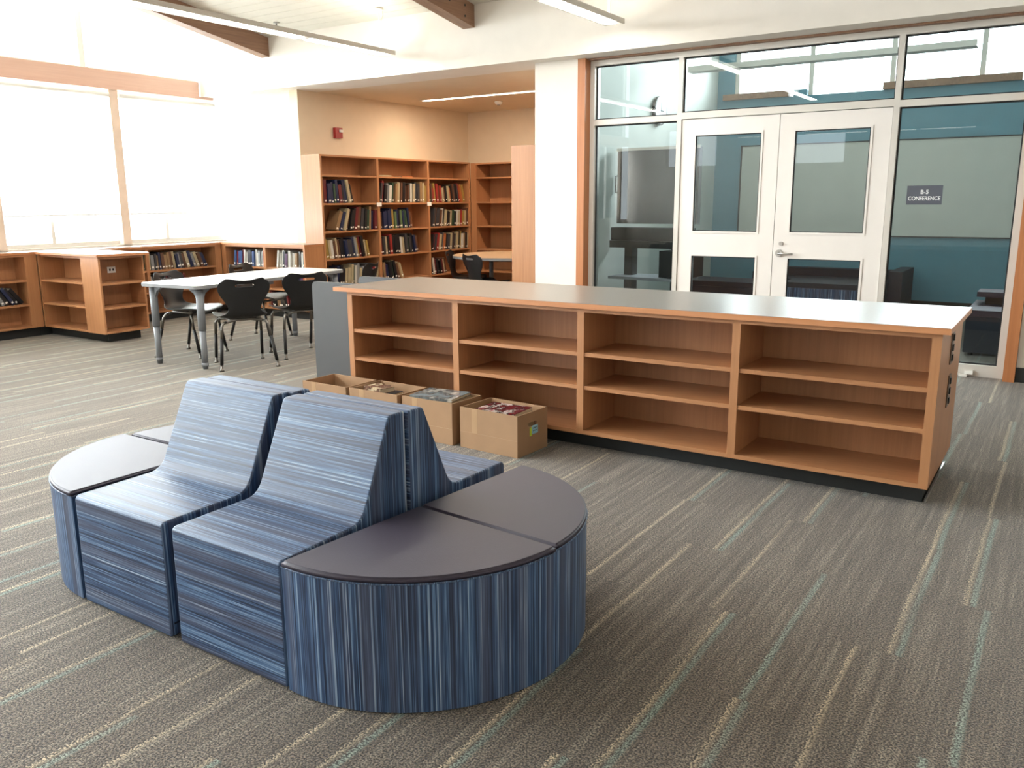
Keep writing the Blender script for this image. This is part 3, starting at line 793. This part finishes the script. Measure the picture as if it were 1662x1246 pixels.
LT = ['charcoal', 'brown', 'black', 'cream', 'tan', 'cream', 'yellow', 'red', 'tan', 'orange', 'brown', 'maroon', 'black', 'charcoal', 'white', 'cream']
BL = ['blue', 'white', 'grey', 'red', 'blue', 'charcoal', 'white', 'maroon', 'teal', 'plum']
GR = ['green', 'dark green', 'yellow', 'green', 'cream', 'navy', 'navy', 'brown', 'grey', 'black']
TB = [(.030, 1.012), (1.052, 2.068), (2.106, 3.06)]
bayn = ['left bay', 'middle bay', 'right bay']
rn = random.Random(5)
rows = [ # bay, shelf z, n, side, lean0, lean1, palette, heights, gap, shelf phrase, thick
 (0, 1.402, 11, 'l', 1, 14, DK, (.22, .29), 0, 'second shelf', (.026, .046)),
 (0, 1.058, 14, 'r', 3, 22, DK, (.23, .30), 0, 'third shelf', (.026, .048)),
 (0, .716, 19, 'l', 7, 12, MX, (.20, .27), 0, 'fourth shelf', (.024, .036)),
 (0, .372, 21, 'r', 1, 9, MX, (.19, .26), 0, 'fifth shelf', (.022, .036)),
 (1, 1.402, 21, 'r', 1, 9, MX, (.22, .29), 0, 'second shelf', (.024, .042)),
 (1, 1.058, 16, 'l', 1, 9, GR, (.22, .28), 0, 'third shelf', (.024, .038)),
 (1, .716, 18, 'l', 4, 10, MX, (.21, .27), 0, 'fourth shelf', (.026, .038)),
 (1, .372, 11, 'l', 3, 20, DK, (.20, .26), 0, 'fifth shelf', (.022, .036)),
 (2, 1.402, 21, 'l', 5, 14, LT, (.20, .28), 0, 'second shelf', (.022, .036)),
 (2, 1.058, 20, 'r', 3, 12, MX, (.21, .27), 0, 'third shelf', (.024, .040)),
 (2, .716, 21, 'r', 3, 12, LT, (.22, .27), 0, 'fourth shelf', (.024, .038)),
 (2, .372, 9, 'l', 7, 14, LT+['brown', 'maroon'], (.20, .25), 0, 'fifth shelf', (.024, .036)),
]
for (bi, z, n, side, l0, l1, pal, hr, g, sp_, tr) in rows:
    book_row(tall, TB[bi], z, .03, n, side, l0, l1, '%s from top, tall case %s' % (sp_, bayn[bi]), 'books on the %s of the tall alcove case' % sp_, pal, (tr[0]*1.22, tr[1]*1.28), hr, g, rn)
# a few books lying flat on the top shelves
def flat_book(loc, rz, size, col, label, group=None, tilt=0):
    t, h, d = size
    bm = book_mesh(t, h, d, col, False)
    # lie flat: thickness to z, height along x
    for v in bm.verts: v.co = Vector((v.co.z, v.co.y, v.co.x))
    bmesh.ops.reverse_faces(bm, faces=bm.faces)
    o = fin('book', bm, [BM[col], 'page', 'sticker'], None, loc, (tilt, 0, rz)); tag(o, label, 'book', group); return o
def loc_of(root, x, y, z): return Vector(root.location)+Matrix.Rotation(root.rotation_euler[2], 3, 'Z') @ Vector((x, y, z))
flat_book(loc_of(tall, 1.07, .04, 1.746), PI/2, (.018, .28, .2), 'cream', 'thin cream book lying flat on the top shelf of the middle bay')
flat_book(loc_of(tall, 1.58, .05, 1.746), PI/2, (.012, .22, .16), 'orange', 'thin orange book lying flat on the top shelf of the middle bay')
flat_book(loc_of(tall, 2.42, .05, 1.746), PI/2, (.012, .30, .18), 'brown', 'thin brown book lying flat on the top shelf of the right bay')
# low case under the white wall
L1 = [(.084, .809), (.844, 1.517)]
lows = [(low1, L1[0], .62, 17, 'r', 2, 8, ['charcoal', 'black', 'grey']+BL, (.17, .215), 'top shelf, left bay of low wall case', 'books in the low white-wall case', .10),
        (low1, L1[1], .62, 14, 'r', 2, 10, BL+['black', 'tan', 'grey'], (.17, .215), 'top shelf, right bay of low wall case', 'books in the low white-wall case', 0),
        (low1, L1[0], .36, 9, 'r', 2, 8, DK, (.17, .21), 'middle shelf, left bay of low wall case', 'books in the low white-wall case', 0),
        (low1, L1[1], .36, 8, 'r', 2, 8, DK+['red'], (.17, .21), 'middle shelf, right bay of low wall case', 'books in the low white-wall case', 0),
        (low1, L1[1], .122, 9, 'l', 2, 10, DK+['red', 'maroon'], (.17, .21), 'bottom shelf, right bay of low wall case', 'books in the low white-wall case', 0),
        (low2, (.74, 1.70), .62, 21, 'l', 1, 24, ['navy', 'navy', 'charcoal', 'maroon', 'tan', 'grey', 'brown', 'cream', 'black'], (.17, .215), 'top shelf, right bay of low window case', 'books in the low window case', 0),
        (low2, (.74, 1.70), .36, 14, 'l', 5, 16, DK, (.17, .21), 'middle shelf, right bay of low window case', 'books in the low window case', 0),
        (low2, (.04, .70), .62, 4, 'r', 2, 10, DK, (.17, .21), 'top shelf, left bay of low window case', 'books in the low window case', 0),
        (low3, (2.01, 2.85), .36, 18, 'l', 14, 36, ['black', 'charcoal', 'black', 'navy', 'grey', 'maroon'], (.18, .22), 'middle shelf of low case at left edge', 'books in the low case at left edge', 0)]
for (root, op, z, n, side, l0, l1, pal, hr, wh, grp, g) in lows:
    book_row(root, op, z, .03, n, side, l0, l1, wh, grp, pal, (.024, .042), hr, 0, rn, (.13, .165) if root is low3 else (.15, .2))

# ------------------------------------------------------------------ cardboard boxes of books
def carton(label, x0, x1, y0, y1, h, rz=0, label_side=False, handle=True):
    t = thing('cardboard_box', label, 'box', ((x0+x1)/2, (y0+y1)/2, 0), rz)
    a, b = (x1-x0)/2, (y1-y0)/2; w_ = .005
    bm = bmesh.new()
    box(bm, -a, a, -b, -b+w_, .001, h); box(bm, -a, a, b-w_, b, .001, h-.004); box(bm, -a, -a+w_, -b+w_, b-w_, .001, h-.003); box(bm, -a+w_, a-w_, -b+w_, b-w_, .001, .007)
    # right side with an oblong hand hole
    hz, hw, hh = h-.075, .042, .014
    if handle:
        hole = []
        for k in range(13): q = -PI/2+PI*k/12; hole.append((hw-hh+hh*math.cos(q), hz+hh*math.sin(q)))
        for k in range(13): q = PI/2+PI*k/12; hole.append((-hw+hh+hh*math.cos(q), hz+hh*math.sin(q)))
        out = [(-b+w_, .001), (b-w_, .001), (b-w_, h-.002), (-b+w_, h-.002)]
        for x in (a-w_, a):
            hv = [bm.verts.new((x, y, z)) for y, z in hole]; ov = [bm.verts.new((x, y, z)) for y, z in out]
            n_ = len(hv)
            # hole vertex 0 is lower right; walk: bottom right, top right, top left, bottom left
            segs = [(1, 0, 6), (2, 6, 19), (3, 19, n_)]
            bm.faces.new([ov[1], ov[2]]+[hv[k] for k in range(12, -1, -1)])
            bm.faces.new([ov[2], ov[3]]+[hv[13], hv[12]])
            bm.faces.new([ov[3], ov[0]]+[hv[k] for k in range(25, 12, -1)])
            bm.faces.new([ov[0], ov[1]]+[hv[0], hv[25]])
            if x == a-w_: h0, o0 = hv, ov
            else:
                for k in range(n_): bm.faces.new((h0[k], h0[(k+1) % n_], hv[(k+1) % n_], hv[k]))
                for k in range(4): bm.faces.new((o0[k], o0[(k+1) % 4], ov[(k+1) % 4], ov[k]))
    else: box(bm, a-w_, a, -b+w_, b-w_, .001, h-.002)
    body = fin('box_wall', bm, 'cardboard', t)
    bm = bmesh.new(); box(bm, -a*.48-.02, -a*.48+.02, -b-.0006, -b, .10, h); bm2 = fin('tape_strip', bm, 'tape', t)
    bm = bmesh.new(); box(bm, -a+.004, a-.004, -b-.0005, -b, .0985, .1000); fin('crease', bm, 'tape', t)
    if label_side:
        bm = bmesh.new(); box(bm, a, a+.0008, -.012, .052, h-.135, h-.085); p = fin('paper_label', bm, 'blue_label', t)
        bm = bmesh.new(); box(bm, a, a+.001, -.030, -.011, h-.142, h-.092); fin('paper_label', bm, 'lime', t)
        bm = bmesh.new()
        for z, l in ((h-.103, .03), (h-.119, .034)):
            for k in range(5): box(bm, a+.0009, a+.0013, .002+k*.008, .002+k*.008+.005, z, z+.005)
        fin('handwriting', bm, 'slate', p)
    return t
BH = .255
carton('open cardboard box of books with a blue label, rightmost of the four', -2.885, -2.47, 3.83, 4.13, .245, math.radians(-3), True)
carton('open cardboard box of books topped by a large glossy picture book', -3.335, -2.94, 3.84, 4.13, BH, math.radians(-2))
carton('open cardboard box of books with a thick paperback on top', -3.775, -3.365, 3.84, 4.13, BH, math.radians(-1.5))
carton('open cardboard box nearly empty, leftmost of the four', -4.20, -3.80, 3.84, 4.13, BH, math.radians(-1))

def cover_mat(name, base, cols, scale):
    n = N(name); tc = n.new('ShaderNodeTexCoord'); f = n.noise(tc.outputs['Object'], scale, 3, .7)
    st2 = [(0, base)]+[(.42+.09*i, c) for i, c in enumerate(cols)]
    n.link(n.ramp(f, st2, 'LINEAR'), n.b.inputs['Base Color']); n.set(Roughness=.2); return n.m
BM['photo cover'] = cover_mat('dark red printed cover', rgb(30, 24, 26), [rgb(120, 40, 46), rgb(40, 30, 32), rgb(206, 190, 180), rgb(150, 70, 74)], 16)
BM['picture cover'] = cover_mat('glossy grey picture cover', rgb(88, 98, 104), [rgb(120, 128, 130), rgb(90, 92, 92), rgb(176, 170, 160)], 5)
BM['brown cover'] = cover_mat('brown printed cover', rgb(60, 42, 38), [rgb(140, 110, 90), rgb(80, 50, 44), rgb(190, 170, 140)], 18)
BM['white cover'] = cover_mat('white printed cover', rgb(216, 212, 206), [rgb(226, 224, 220), rgb(60, 70, 120), rgb(230, 228, 222)], 12)
# contents: stacks resting on one another
def pile(cx, cy, rz, items, where):
    z = .0085; i = 0
    for (t, h, d, col, dx, dy, dr, lab) in items:
        a = rz+math.radians(dr); o = Matrix.Rotation(a, 3, 'Z') @ Vector((-h/2, -d/2, 0))
        flat_book((cx+dx+o.x, cy+dy+o.y, z), a, (t, h, d), col, lab, 'books packed in the cardboard boxes'); z += t+.0008
def fill(cx, cy, rz, top, n, where, w_=.30, d_=.22):
    hts = (top-.0085)/n; L = []
    for i in range(n): L.append((hts-.0008, w_, d_, random.choice(['grey', 'brown', 'navy', 'tan', 'black']), random.uniform(-.01, .01), random.uniform(-.006, .006), random.uniform(-1.5, 1.5), 'book low in the pile, %s from bottom, %s' % (ORD[i], where)))
    return L
r4 = math.radians(-3)
pile(-2.675, 3.98, r4, fill(0, 0, 0, .183, 2, 'rightmost box')+[(.026, .25, .19, 'black', .045, .0, -4, 'black book second from top in the rightmost box'), (.026, .27, .2, 'photo cover', -.0, .0, 5, 'dark red and black illustrated book on top in the rightmost box')], '')
pile(-3.14, 3.985, math.radians(-2), fill(0, 0, 0, .205, 2, 'third box from left')+[(.022, .30, .21, 'white cover', -.02, 0, -3, 'white-covered book beneath the glossy picture book'), (.018, .28, .225, 'tan', .02, -.005, 3, 'tan book just under the glossy picture book'), (.018, .30, .23, 'picture cover', -.008, .0, 8, 'large glossy grey picture book topping the third box')], '')
pile(-3.63, 3.985, math.radians(-1), fill(0, 0, 0, .19, 2, 'second box from left', .26)+[(.03, .20, .15, 'charcoal', .02, 0, 4, 'charcoal book under the thick paperback in the second box'), (.032, .17, .12, 'brown cover', -.02, -.0, -8, 'thick brown paperback on top in the second box')], '')
flat_book((-3.46, 3.865, .0085), PI/2, (.045, .23, .05), 'navy', 'narrow navy book wedged at the right side of the second box') if 0 else None
pile(-4.0, 3.985, 0, [(.03, .28, .2, 'brown', 0, 0, 2, 'brown book at the bottom of the leftmost box'), (.03, .22, .15, 'brown cover', .03, 0, 12, 'brown patterned book lying in the leftmost box')], '')

# ------------------------------------------------------------------ grey screen desk at the left end of the long case
def screen_desk():
    t = thing('study_carrel', 'grey study carrel with rounded end panels at the left end of bookcase', 'study carrel', (-4.44, 4.46, 0))
    def panel(y):
        P = [(-.25, .012), (.268, .012), (.268, .845), (-.25, .845)]; P = fillet(P, {2, 3}, .04, 6)
        bm = bmesh.new(); prism(bm, P, y, y+.025, axis='y'); bev(bm, .003, 1, .9)
        return fin('end_panel', bm, 'grey_panel', t)
    panel(-.025); panel(.47)
    bxo('desk_top', 'grey_panel', -.20, .25, .001, .469, .68, .705, t, .003)
    bxo('back_panel', 'grey_panel', .252, .268, .001, .469, .02, .66, t)
    for x in (-.2, .2):
        for y in (-.0125, .4825):
            bm = bmesh.new(); tube(bm, [(x, y, 0.0005), (x, y, .014)], .011, 10); fin('glide', bm, 'sleeve', t)
screen_desk()

# ------------------------------------------------------------------ tables
def long_table():
    t = thing('table', 'long pale grey table with grey legs, ringed by black chairs', 'table', (-6.585, 5.44, 0), math.radians(5))
    a, b = .375, .97; P = fillet([(-a, -b), (a, -b), (a, b), (-a, b)], {0, 1, 2, 3}, .07, 6)
    bm = bmesh.new(); prism(bm, P, .702, .7285); bev(bm, .004, 2, .8); fin('tabletop_edge', bm, 'table_edge', t)
    bm = bmesh.new(); prism(bm, [(x*.992, y*.997) for x, y in P], .7287, .732); fin('tabletop', bm, 'tabletop', t)
    for sx in (-1, 1):
        for sy in (-1, 1):
            x, y = sx*(a-.085), sy*(b-.085)
            bm = bmesh.new(); tube(bm, [(x, y, .34), (x, y, .69)], .033, 16); l = fin('leg', bm, 'grey_leg', t)
            bm = bmesh.new(); tube(bm, [(x, y, .055), (x, y, .339)], .027, 16); fin('lower_tube', bm, 'grey_leg', l)
            bm = bmesh.new(); tube(bm, [(x, y, .0005), (x, y, .028), (x, y, .03), (x, y, .054)], [.022, .026, .03, .03], 14); fin('foot', bm, 'grey_leg', l)
            bm = bmesh.new()
            for (dx, dy) in ((-sx, 0), (0, -sy)):
                pv = []
                q = [(.02, .701), (.12, .701), (.10, .68), (.055, .655), (.03, .60), (.02, .58)]
                for s_ in (-.012, .012): pv.append([bm.verts.new((x+dx*u_+(s_ if dx == 0 else 0), y+dy*u_+(s_ if dy == 0 else 0), z_)) for u_, z_ in q])
                bm.faces.new(pv[0]); bm.faces.new(pv[1][::-1])
                for i in range(6): bm.faces.new((pv[0][i], pv[0][(i+1) % 6], pv[1][(i+1) % 6], pv[1][i]))
            fin('leg_bracket', bm, 'grey_leg', l)
    bm = bmesh.new(); box(bm, -a+.1, a-.1, -.02, .02, .66, .70); fin('under_rail', bm, 'grey_leg', t)
long_table()
def round_table():
    t = thing('table', 'round tan table with grey legs inside the alcove', 'table', (-6.12, 9.27, 0), .3)
    R = .74; P = [(R*math.cos(2*PI*k/56), R*math.sin(2*PI*k/56)) for k in range(56)]
    bm = bmesh.new(); prism(bm, P, .700, .7305); bev(bm, .004, 1, .8); fin('tabletop_edge', bm, 'table_edge', t)
    bm = bmesh.new(); prism(bm, [(x*.99, y*.99) for x, y in P], .7307, .734); fin('tabletop', bm, 'tan_top', t)
    for k in range(4):
        q = PI/4+k*PI/2; x, y = .52*math.cos(q), .52*math.sin(q)
        bm = bmesh.new(); tube(bm, [(x, y, .0005), (x, y, .03), (x, y, .34), (x, y, .341), (x, y, .70)], [.024, .026, .026, .03, .03], 12); fin('leg', bm, 'grey_leg', t)
    bm = bmesh.new(); tube(bm, [(.36*math.cos(2*PI*k/24), .36*math.sin(2*PI*k/24), .68) for k in range(25)], .018, 6); fin('under_ring', bm, 'grey_leg', t)
round_table()

# ------------------------------------------------------------------ plastic shell chairs
def make_shell_chair(label):
    t = thing('school_chair', label, 'chair', (0, 0, 0), 0, 'black shell chairs')
    # local: front = +y, x across. profile (y, z, half width)
    prof = [(.235, .425, .150), (.225, .440, .188), (.19, .450, .214), (.10, .446, .226), (.0, .438, .226), (-.09, .436, .215), (-.15, .446, .190), (-.185, .475, .150), (-.205, .52, .132),
            (-.222, .57, .150), (-.236, .62, .188), (-.246, .66, .212), (-.252, .695, .222), (-.257, .718, .222), (-.263, .738, .216), (-.272, .765, .200), (-.282, .785, .182)]
    us = [-1, -.9, -.75, -.55, -.36, -.18, 0, .18, .36, .55, .75, .9, 1]
    bm = bmesh.new(); g = []
    for i, (y, z, w_) in enumerate(prof):
        row = []
        back = max(0, min(1, (i-6)/4)); 
        for u_ in us:
            x = u_*w_
            if back < .5: zz = z+.020*(abs(u_)**3)*(1-back*2) - .012*(1-u_*u_)*(1-back); yy = y
            else: zz = z; yy = y
            yy += back*.045*(u_*u_)           # back wraps forward at its sides
            if i == len(prof)-1: zz += -.016*(1-abs(u_))**1 + (.008 if .5 < abs(u_) < .95 else 0) - (.03 if abs(u_) == 1 else 0)
            if i == len(prof)-2: zz += -.006*(1-abs(u_))
            row.append(bm.verts.new((x, yy, zz)))
        g.append(row)
    for i in range(len(prof)-1):
        for k in range(len(us)-1):
            if i == 13 and 4 <= k <= 7: continue       # hand slot
            f = bm.faces.new((g[i][k], g[i][k+1], g[i+1][k+1], g[i+1][k])); f.smooth = True
    o = fin('seat_shell', bm, 'black_plastic', t)
    for p in o.data.polygons: p.use_smooth = True
    m = o.modifiers.new('thick', 'SOLIDIFY'); m.thickness = .007; m.offset = 0
    m = o.modifiers.new('round', 'SUBSURF'); m.levels = 1; m.render_levels = 2
    # chrome frame: side arches and cross bars
    bm = bmesh.new()
    tube(bm, [(-.16, -.135, .405), (-.06, -.12, .422), (.06, -.12, .422), (.16, -.135, .405)], .011, 10)
    tube(bm, [(-.17, .13, .408), (.17, .13, .408)], .011, 10)
    tube(bm, [(-.11, -.12, .42), (-.11, .13, .41)], .009, 8); tube(bm, [(.11, -.12, .42), (.11, .13, .41)], .009, 8)
    fin('under_frame', bm, 'chrome', t)
    for sx in (-1, 1):
        for (y0, yf, xf) in ((.13, .215, .205), (-.135, -.245, .240)):
            A = [(sx*.155, y0, .407), (sx*.185, y0+(yf-y0)*.08, .398), (sx*.198, y0+(yf-y0)*.22, .372), (sx*(.198+(xf-.198)*.3), y0+(yf-y0)*.38, .27)]
            F = (sx*xf, yf, .018)
            bm = bmesh.new(); tube(bm, A, .0125, 10); l = fin('leg', bm, 'chrome', t)
            q = Vector(A[-1]); e = Vector(F); 
            bm = bmesh.new(); tube(bm, [q, q+(e-q)*.86], .0145, 10); fin('leg_sleeve', bm, 'sleeve', l)
            bm = bmesh.new(); tube(bm, [q+(e-q)*.86, e, e-Vector((0, 0, .004)), e-Vector((0, 0, .0175))], [.0115, .0115, .019, .019], 10); fin('foot_glide', bm, 'chrome', l)
    return t
ch = make_shell_chair('black shell chair pushed to the near side of the long table, seen from behind')
def face(dx, dy): return math.atan2(-dx, dy)
ch.location = (-6.09, 4.90, 0); ch.rotation_euler = (0, 0, face(-.88, .47))
dup(ch, (-6.09, 5.56, 0), face(-.94, .34), 'black shell chair beside the grey carrel panel, far one on near side of table')
dup(ch, (-6.93, 5.0, 0), face(.95, .30), 'black shell chair at the window side of the long table, nearest end')
dup(ch, (-7.14, 6.02, 0), face(.95, .30), 'black shell chair at the window side of the long table, farther along')
dup(ch, (-6.48, 6.72, 0), face(-.9, -.35), 'black shell chair at the far end of the long table')
dup(ch, (-6.03, 8.62, 0), face(.36, .93), 'black shell chair tucked under the front of the round alcove table')
dup(ch, (-6.60, 8.98, 0), face(.9, .4), 'black shell chair at the left front of the round alcove table')
dup(ch, (-5.32, 9.05, 0), face(-.98, .1), 'black shell chair at the right of the round alcove table')
dup(ch, (-6.15, 10.08, 0), face(0, -1), 'black shell chair behind the round alcove table')

# ------------------------------------------------------------------ lamps
def pendant(x, label, y1, y0, z, n):
    t = thing('pendant_light', label, 'pendant light', (x, y1, z), 0)
    W = .095; L = y1-y0
    bm = bmesh.new()
    # hollow channel: two sides, top and end caps
    box(bm, -W, W, -L, 0, .026, .042); box(bm, -W, -W+.012, -L, 0, 0, .0255); box(bm, W-.012, W, -L, 0, 0, .0255); box(bm, -W+.012, W-.012, -.012, 0, 0, .0255); box(bm, -W+.012, W-.012, -L, -L+.012, 0, .0255)
    fin('lamp_housing', bm, 'alu', t)
    step = 1.18; k = 0; y = -.05
    while y-step > -L+.05 and k < n:
        a = W-.03; P = fillet([(-a, y-step+.04), (a, y-step+.04), (a, y), (-a, y)], {0, 1, 2, 3}, .05, 5)
        bm = bmesh.new(); prism(bm, P, -.002, .006); fin('lamp_lens', bm, 'lens', t); 
        bm = bmesh.new(); box(bm, -W+.013, W-.013, y-step, y-step+.036, -.001, .006); fin('lens_bridge', bm, 'alu', t)
        y -= step; k += 1
    for yy in (-.14, -3.2):
        if -yy > L: continue
        zc = ceil_z(y1+yy)-z
        bm = bmesh.new(); tube(bm, [(0, yy, .042), (0, yy, zc-.02)], .0022, 6); tube(bm, [(.012, yy, .042), (.015, yy-.01, zc*.6), (.05, yy+.01, zc-.07), (.03, yy+.02, zc-.018)], .003, 6); c = fin('suspension_wire', bm, 'white_plastic', t)
        bm = bmesh.new(); tube(bm, [(.01, yy, zc-.022), (.01, yy, zc-.002)], .045, 16); fin('canopy', bm, 'white_plastic', t)
    l = area('lamp_light', (x, (y0+y1)/2, z-.02), (x, (y0+y1)/2, 0), .12, L-.3, 60, (1, .95, .88)); l.rotation_euler = (0, 0, 0)
    l2 = area('lamp_uplight', (x, y1-1.0, z+.06), (x, y1-1.0, 9), .1, 1.9, 8, (1, .90, .76)); l2.rotation_euler = (PI, 0, 0)
    for q in (l, l2): q.parent = t; q.matrix_parent_inverse = Matrix.Translation(t.location).inverted()
pendant(-6.30, 'long white pendant light nearest the windows', 7.24, 1.0, 2.93, 6)
pendant(-3.60, 'long white pendant light over the bookcase near the glass doors', 7.17, 1.2, 2.93, 6)
def rear_lamps():
    t = thing('pendant_light', 'white pendant light running across the back of the room', 'pendant light', (-4, -3.5, 2.745))
    bxo('lamp_housing', 'alu', -2.6, 2.3, -.09, .09, .0, .04, t)
    for a, b in ((-2.4, -1.9), (-.95, .25), (.7, 1.15), (1.25, 2.2)): bxo('lamp_lens', 'lens', a, b, -.06, .06, -.006, -.0005, t)
    bm = bmesh.new()
    for x in (-2.2, 0, 2.0): tube(bm, [(x, 0, .04), (x, 0, ceil_z(-3.5)-2.745-.002)], .0025, 6)
    w_ = fin('suspension_wire', bm, 'white_plastic', t); w_['kind'] = 'stuff'
rear_lamps()
def recessed():
    t = thing('recessed_light', 'narrow glowing light strip recessed in the alcove ceiling', 'ceiling light', (-6.05, 9.38, SOF))
    P = fillet([(-1.53, -.045), (1.3, -.045), (1.3, .045), (-1.53, .045)], {0, 1, 2, 3}, .04, 5)
    bm = bmesh.new(); prism(bm, P, -.007, -.001); fin('lamp_lens', bm, 'lens_warm', t)
    bm = bmesh.new()
    for e in ((-1.55, 1.32, -.06, -.046), (-1.55, 1.32, .046, .06)): box(bm, e[0], e[1], e[2], e[3], -.005, -.0005)
    fin('lamp_trim', bm, 'white_plastic', t)
    l = area('lamp_light', (-6.1, 9.38, SOF-.02), (-6.1, 9.38, 0), 2.7, .07, 62, (1, .80, .60)); l.rotation_euler = (0, 0, 0)
    l.parent = t; l.matrix_parent_inverse = Matrix.Translation(t.location).inverted()
recessed()
def small(name, label, cat, loc, parts, rot=(0, 0, 0)):
    t = thing(name, label, cat, loc); t.rotation_euler = rot
    for nm, mat, fn in parts:
        bm = bmesh.new(); fn(bm); fin(nm, bm, mat, t)
small('smoke_detector', 'small round smoke detector on the alcove ceiling', 'smoke detector', (-6.80, 10.05, SOF), [('detector_body', 'white_plastic', lambda bm: tube(bm, [(0, 0, -.001), (0, 0, -.02), (0, 0, -.045)], [.055, .055, .035], 18)), ('detector_vent', 'grey_leg', lambda bm: tube(bm, [(0, 0, -.046), (0, 0, -.052)], [.022, .018], 14))])
small('fire_alarm', 'red fire alarm strobe on the cream alcove wall above the books', 'alarm', (-8.0615, 8.20, 2.28),
      [('alarm_body', 'red', lambda bm: (box(bm, .001, .045, -.062, .062, -.065, .065), bev(bm, .012, 2))), ('strobe_lens', 'white_plastic', lambda bm: (box(bm, .0455, .07, .0, .05, .01, .04), bev(bm, .006, 1)))])
for lab, x, y in (('small sprinkler head in the ceiling boards between the two beams', -7.75, 7.02), ('small sprinkler head in the ceiling boards near the second beam', -5.85, 6.2), ('small sprinkler head on the ceiling over the windows', -9.3, 5.6)):
    small('sprinkler_head', lab, 'sprinkler', (x, y, ceil_z(y)), [('escutcheon', 'steel', lambda bm: tube(bm, [(0, 0, -.001), (0, 0, -.012)], .035, 14)), ('sprinkler_body', 'steel', lambda bm: tube(bm, [(0, 0, -.012), (0, 0, -.05), (0, 0, -.055), (0, 0, -.06)], [.008, .008, .018, .018], 10))])

# ------------------------------------------------------------------ conference room furniture
def bench(label, x0, x1, y0, y1, z, mat, topm=None):
    t = thing('upholstered_bench', label, 'bench', ((x0+x1)/2, (y0+y1)/2, 0)); a, b = (x1-x0)/2, (y1-y0)/2
    bm = bmesh.new(); box(bm, -a, a, -b, b, .03, z-.06); bev(bm, .012, 2); o = fin('bench_base', bm, mat, t)
    uv_fix(o, lambda co, nr, c: ((co.x if abs(nr.y) > .5 else co.y), co.z))
    bm = bmesh.new(); box(bm, -a, a, -b, b, z-.058, z); bev(bm, .015, 2); fin('bench_cushion', bm, topm or mat, t)
    for sx in (-1, 1):
        for sy in (-1, 1):
            bm = bmesh.new(); tube(bm, [(sx*(a-.06), sy*(b-.06), .0005), (sx*(a-.06), sy*(b-.06), .031)], .02, 8); fin('foot', bm, 'sleeve', t)
    return t
M['stripe_dark'] = M['stripe']
bench('striped navy bench seen through the right glass door', -2.80, -1.96, 10.0, 10.55, .47, 'stripe', 'navy')
bench('dark navy bench low behind the left glass door', -3.95, -2.86, 9.9, 10.5, .45, 'navy')
bench('grey-topped dark ottoman behind the right glass pane', -.74, .15, 8.68, 9.60, .42, 'navy', 'vinyl')
t = thing('sofa', 'dark low sofa along the blue wall behind the glass doors', 'sofa', (-2.35, 11.4, 0))
for nm, e in (('sofa_base', (-.95, .55, -.42, .42, .04, .30)), ('sofa_back', (-.95, .55, .22, .42, .302, .52)), ('sofa_arm', (.552, .70, -.42, .42, .04, .56)), ('sofa_arm', (-1.10, -.952, -.42, .42, .04, .5)), ('seat_cushion', (-.94, .54, -.40, .20, .302, .42))):
    bm = bmesh.new(); box(bm, *e); bev(bm, .03 if nm != 'sofa_base' else .005, 2); fin(nm, bm, 'navy', t)
for x in (-.9, .5):
    for y in (-.35, .35):
        bm = bmesh.new(); tube(bm, [(x, y, .0005), (x, y, .041)], .02, 8); fin('foot', bm, 'sleeve', t)
SB('baseboard_conference', 'toe', -4.398, 1.198, 11.985, 11.999, 0, .12)
t = thing('cushioned_tray', 'dark cushioned tray resting on the grey-topped ottoman', 'cushion', (-.42, 9.35, .4205))
bm = bmesh.new(); box(bm, -.22, .30, -.12, .12, .0, .07); bev(bm, .01, 1); fin('tray_base', bm, 'dark', t)
bm = bmesh.new(); box(bm, -.29, .34, -.17, .17, .071, .12); bev(bm, .02, 2); fin('tray_top', bm, 'vinyl', t)
t = thing('pendant_light', 'grey pendant light fixture hanging in the conference room', 'pendant light', (-2.5, 9.95, 2.885))
bm = bmesh.new(); box(bm, -1.50, 1.5, -.09, .09, -.01, .05); bev(bm, .004, 1); fin('lamp_housing', bm, 'alu', t)
bm = bmesh.new()
for x in (-1.3, 0, 1.3): tube(bm, [(x, 0, .045), (x, 0, 1.412)], .0025, 6)
fin('suspension_wire', bm, 'white_plastic', t)
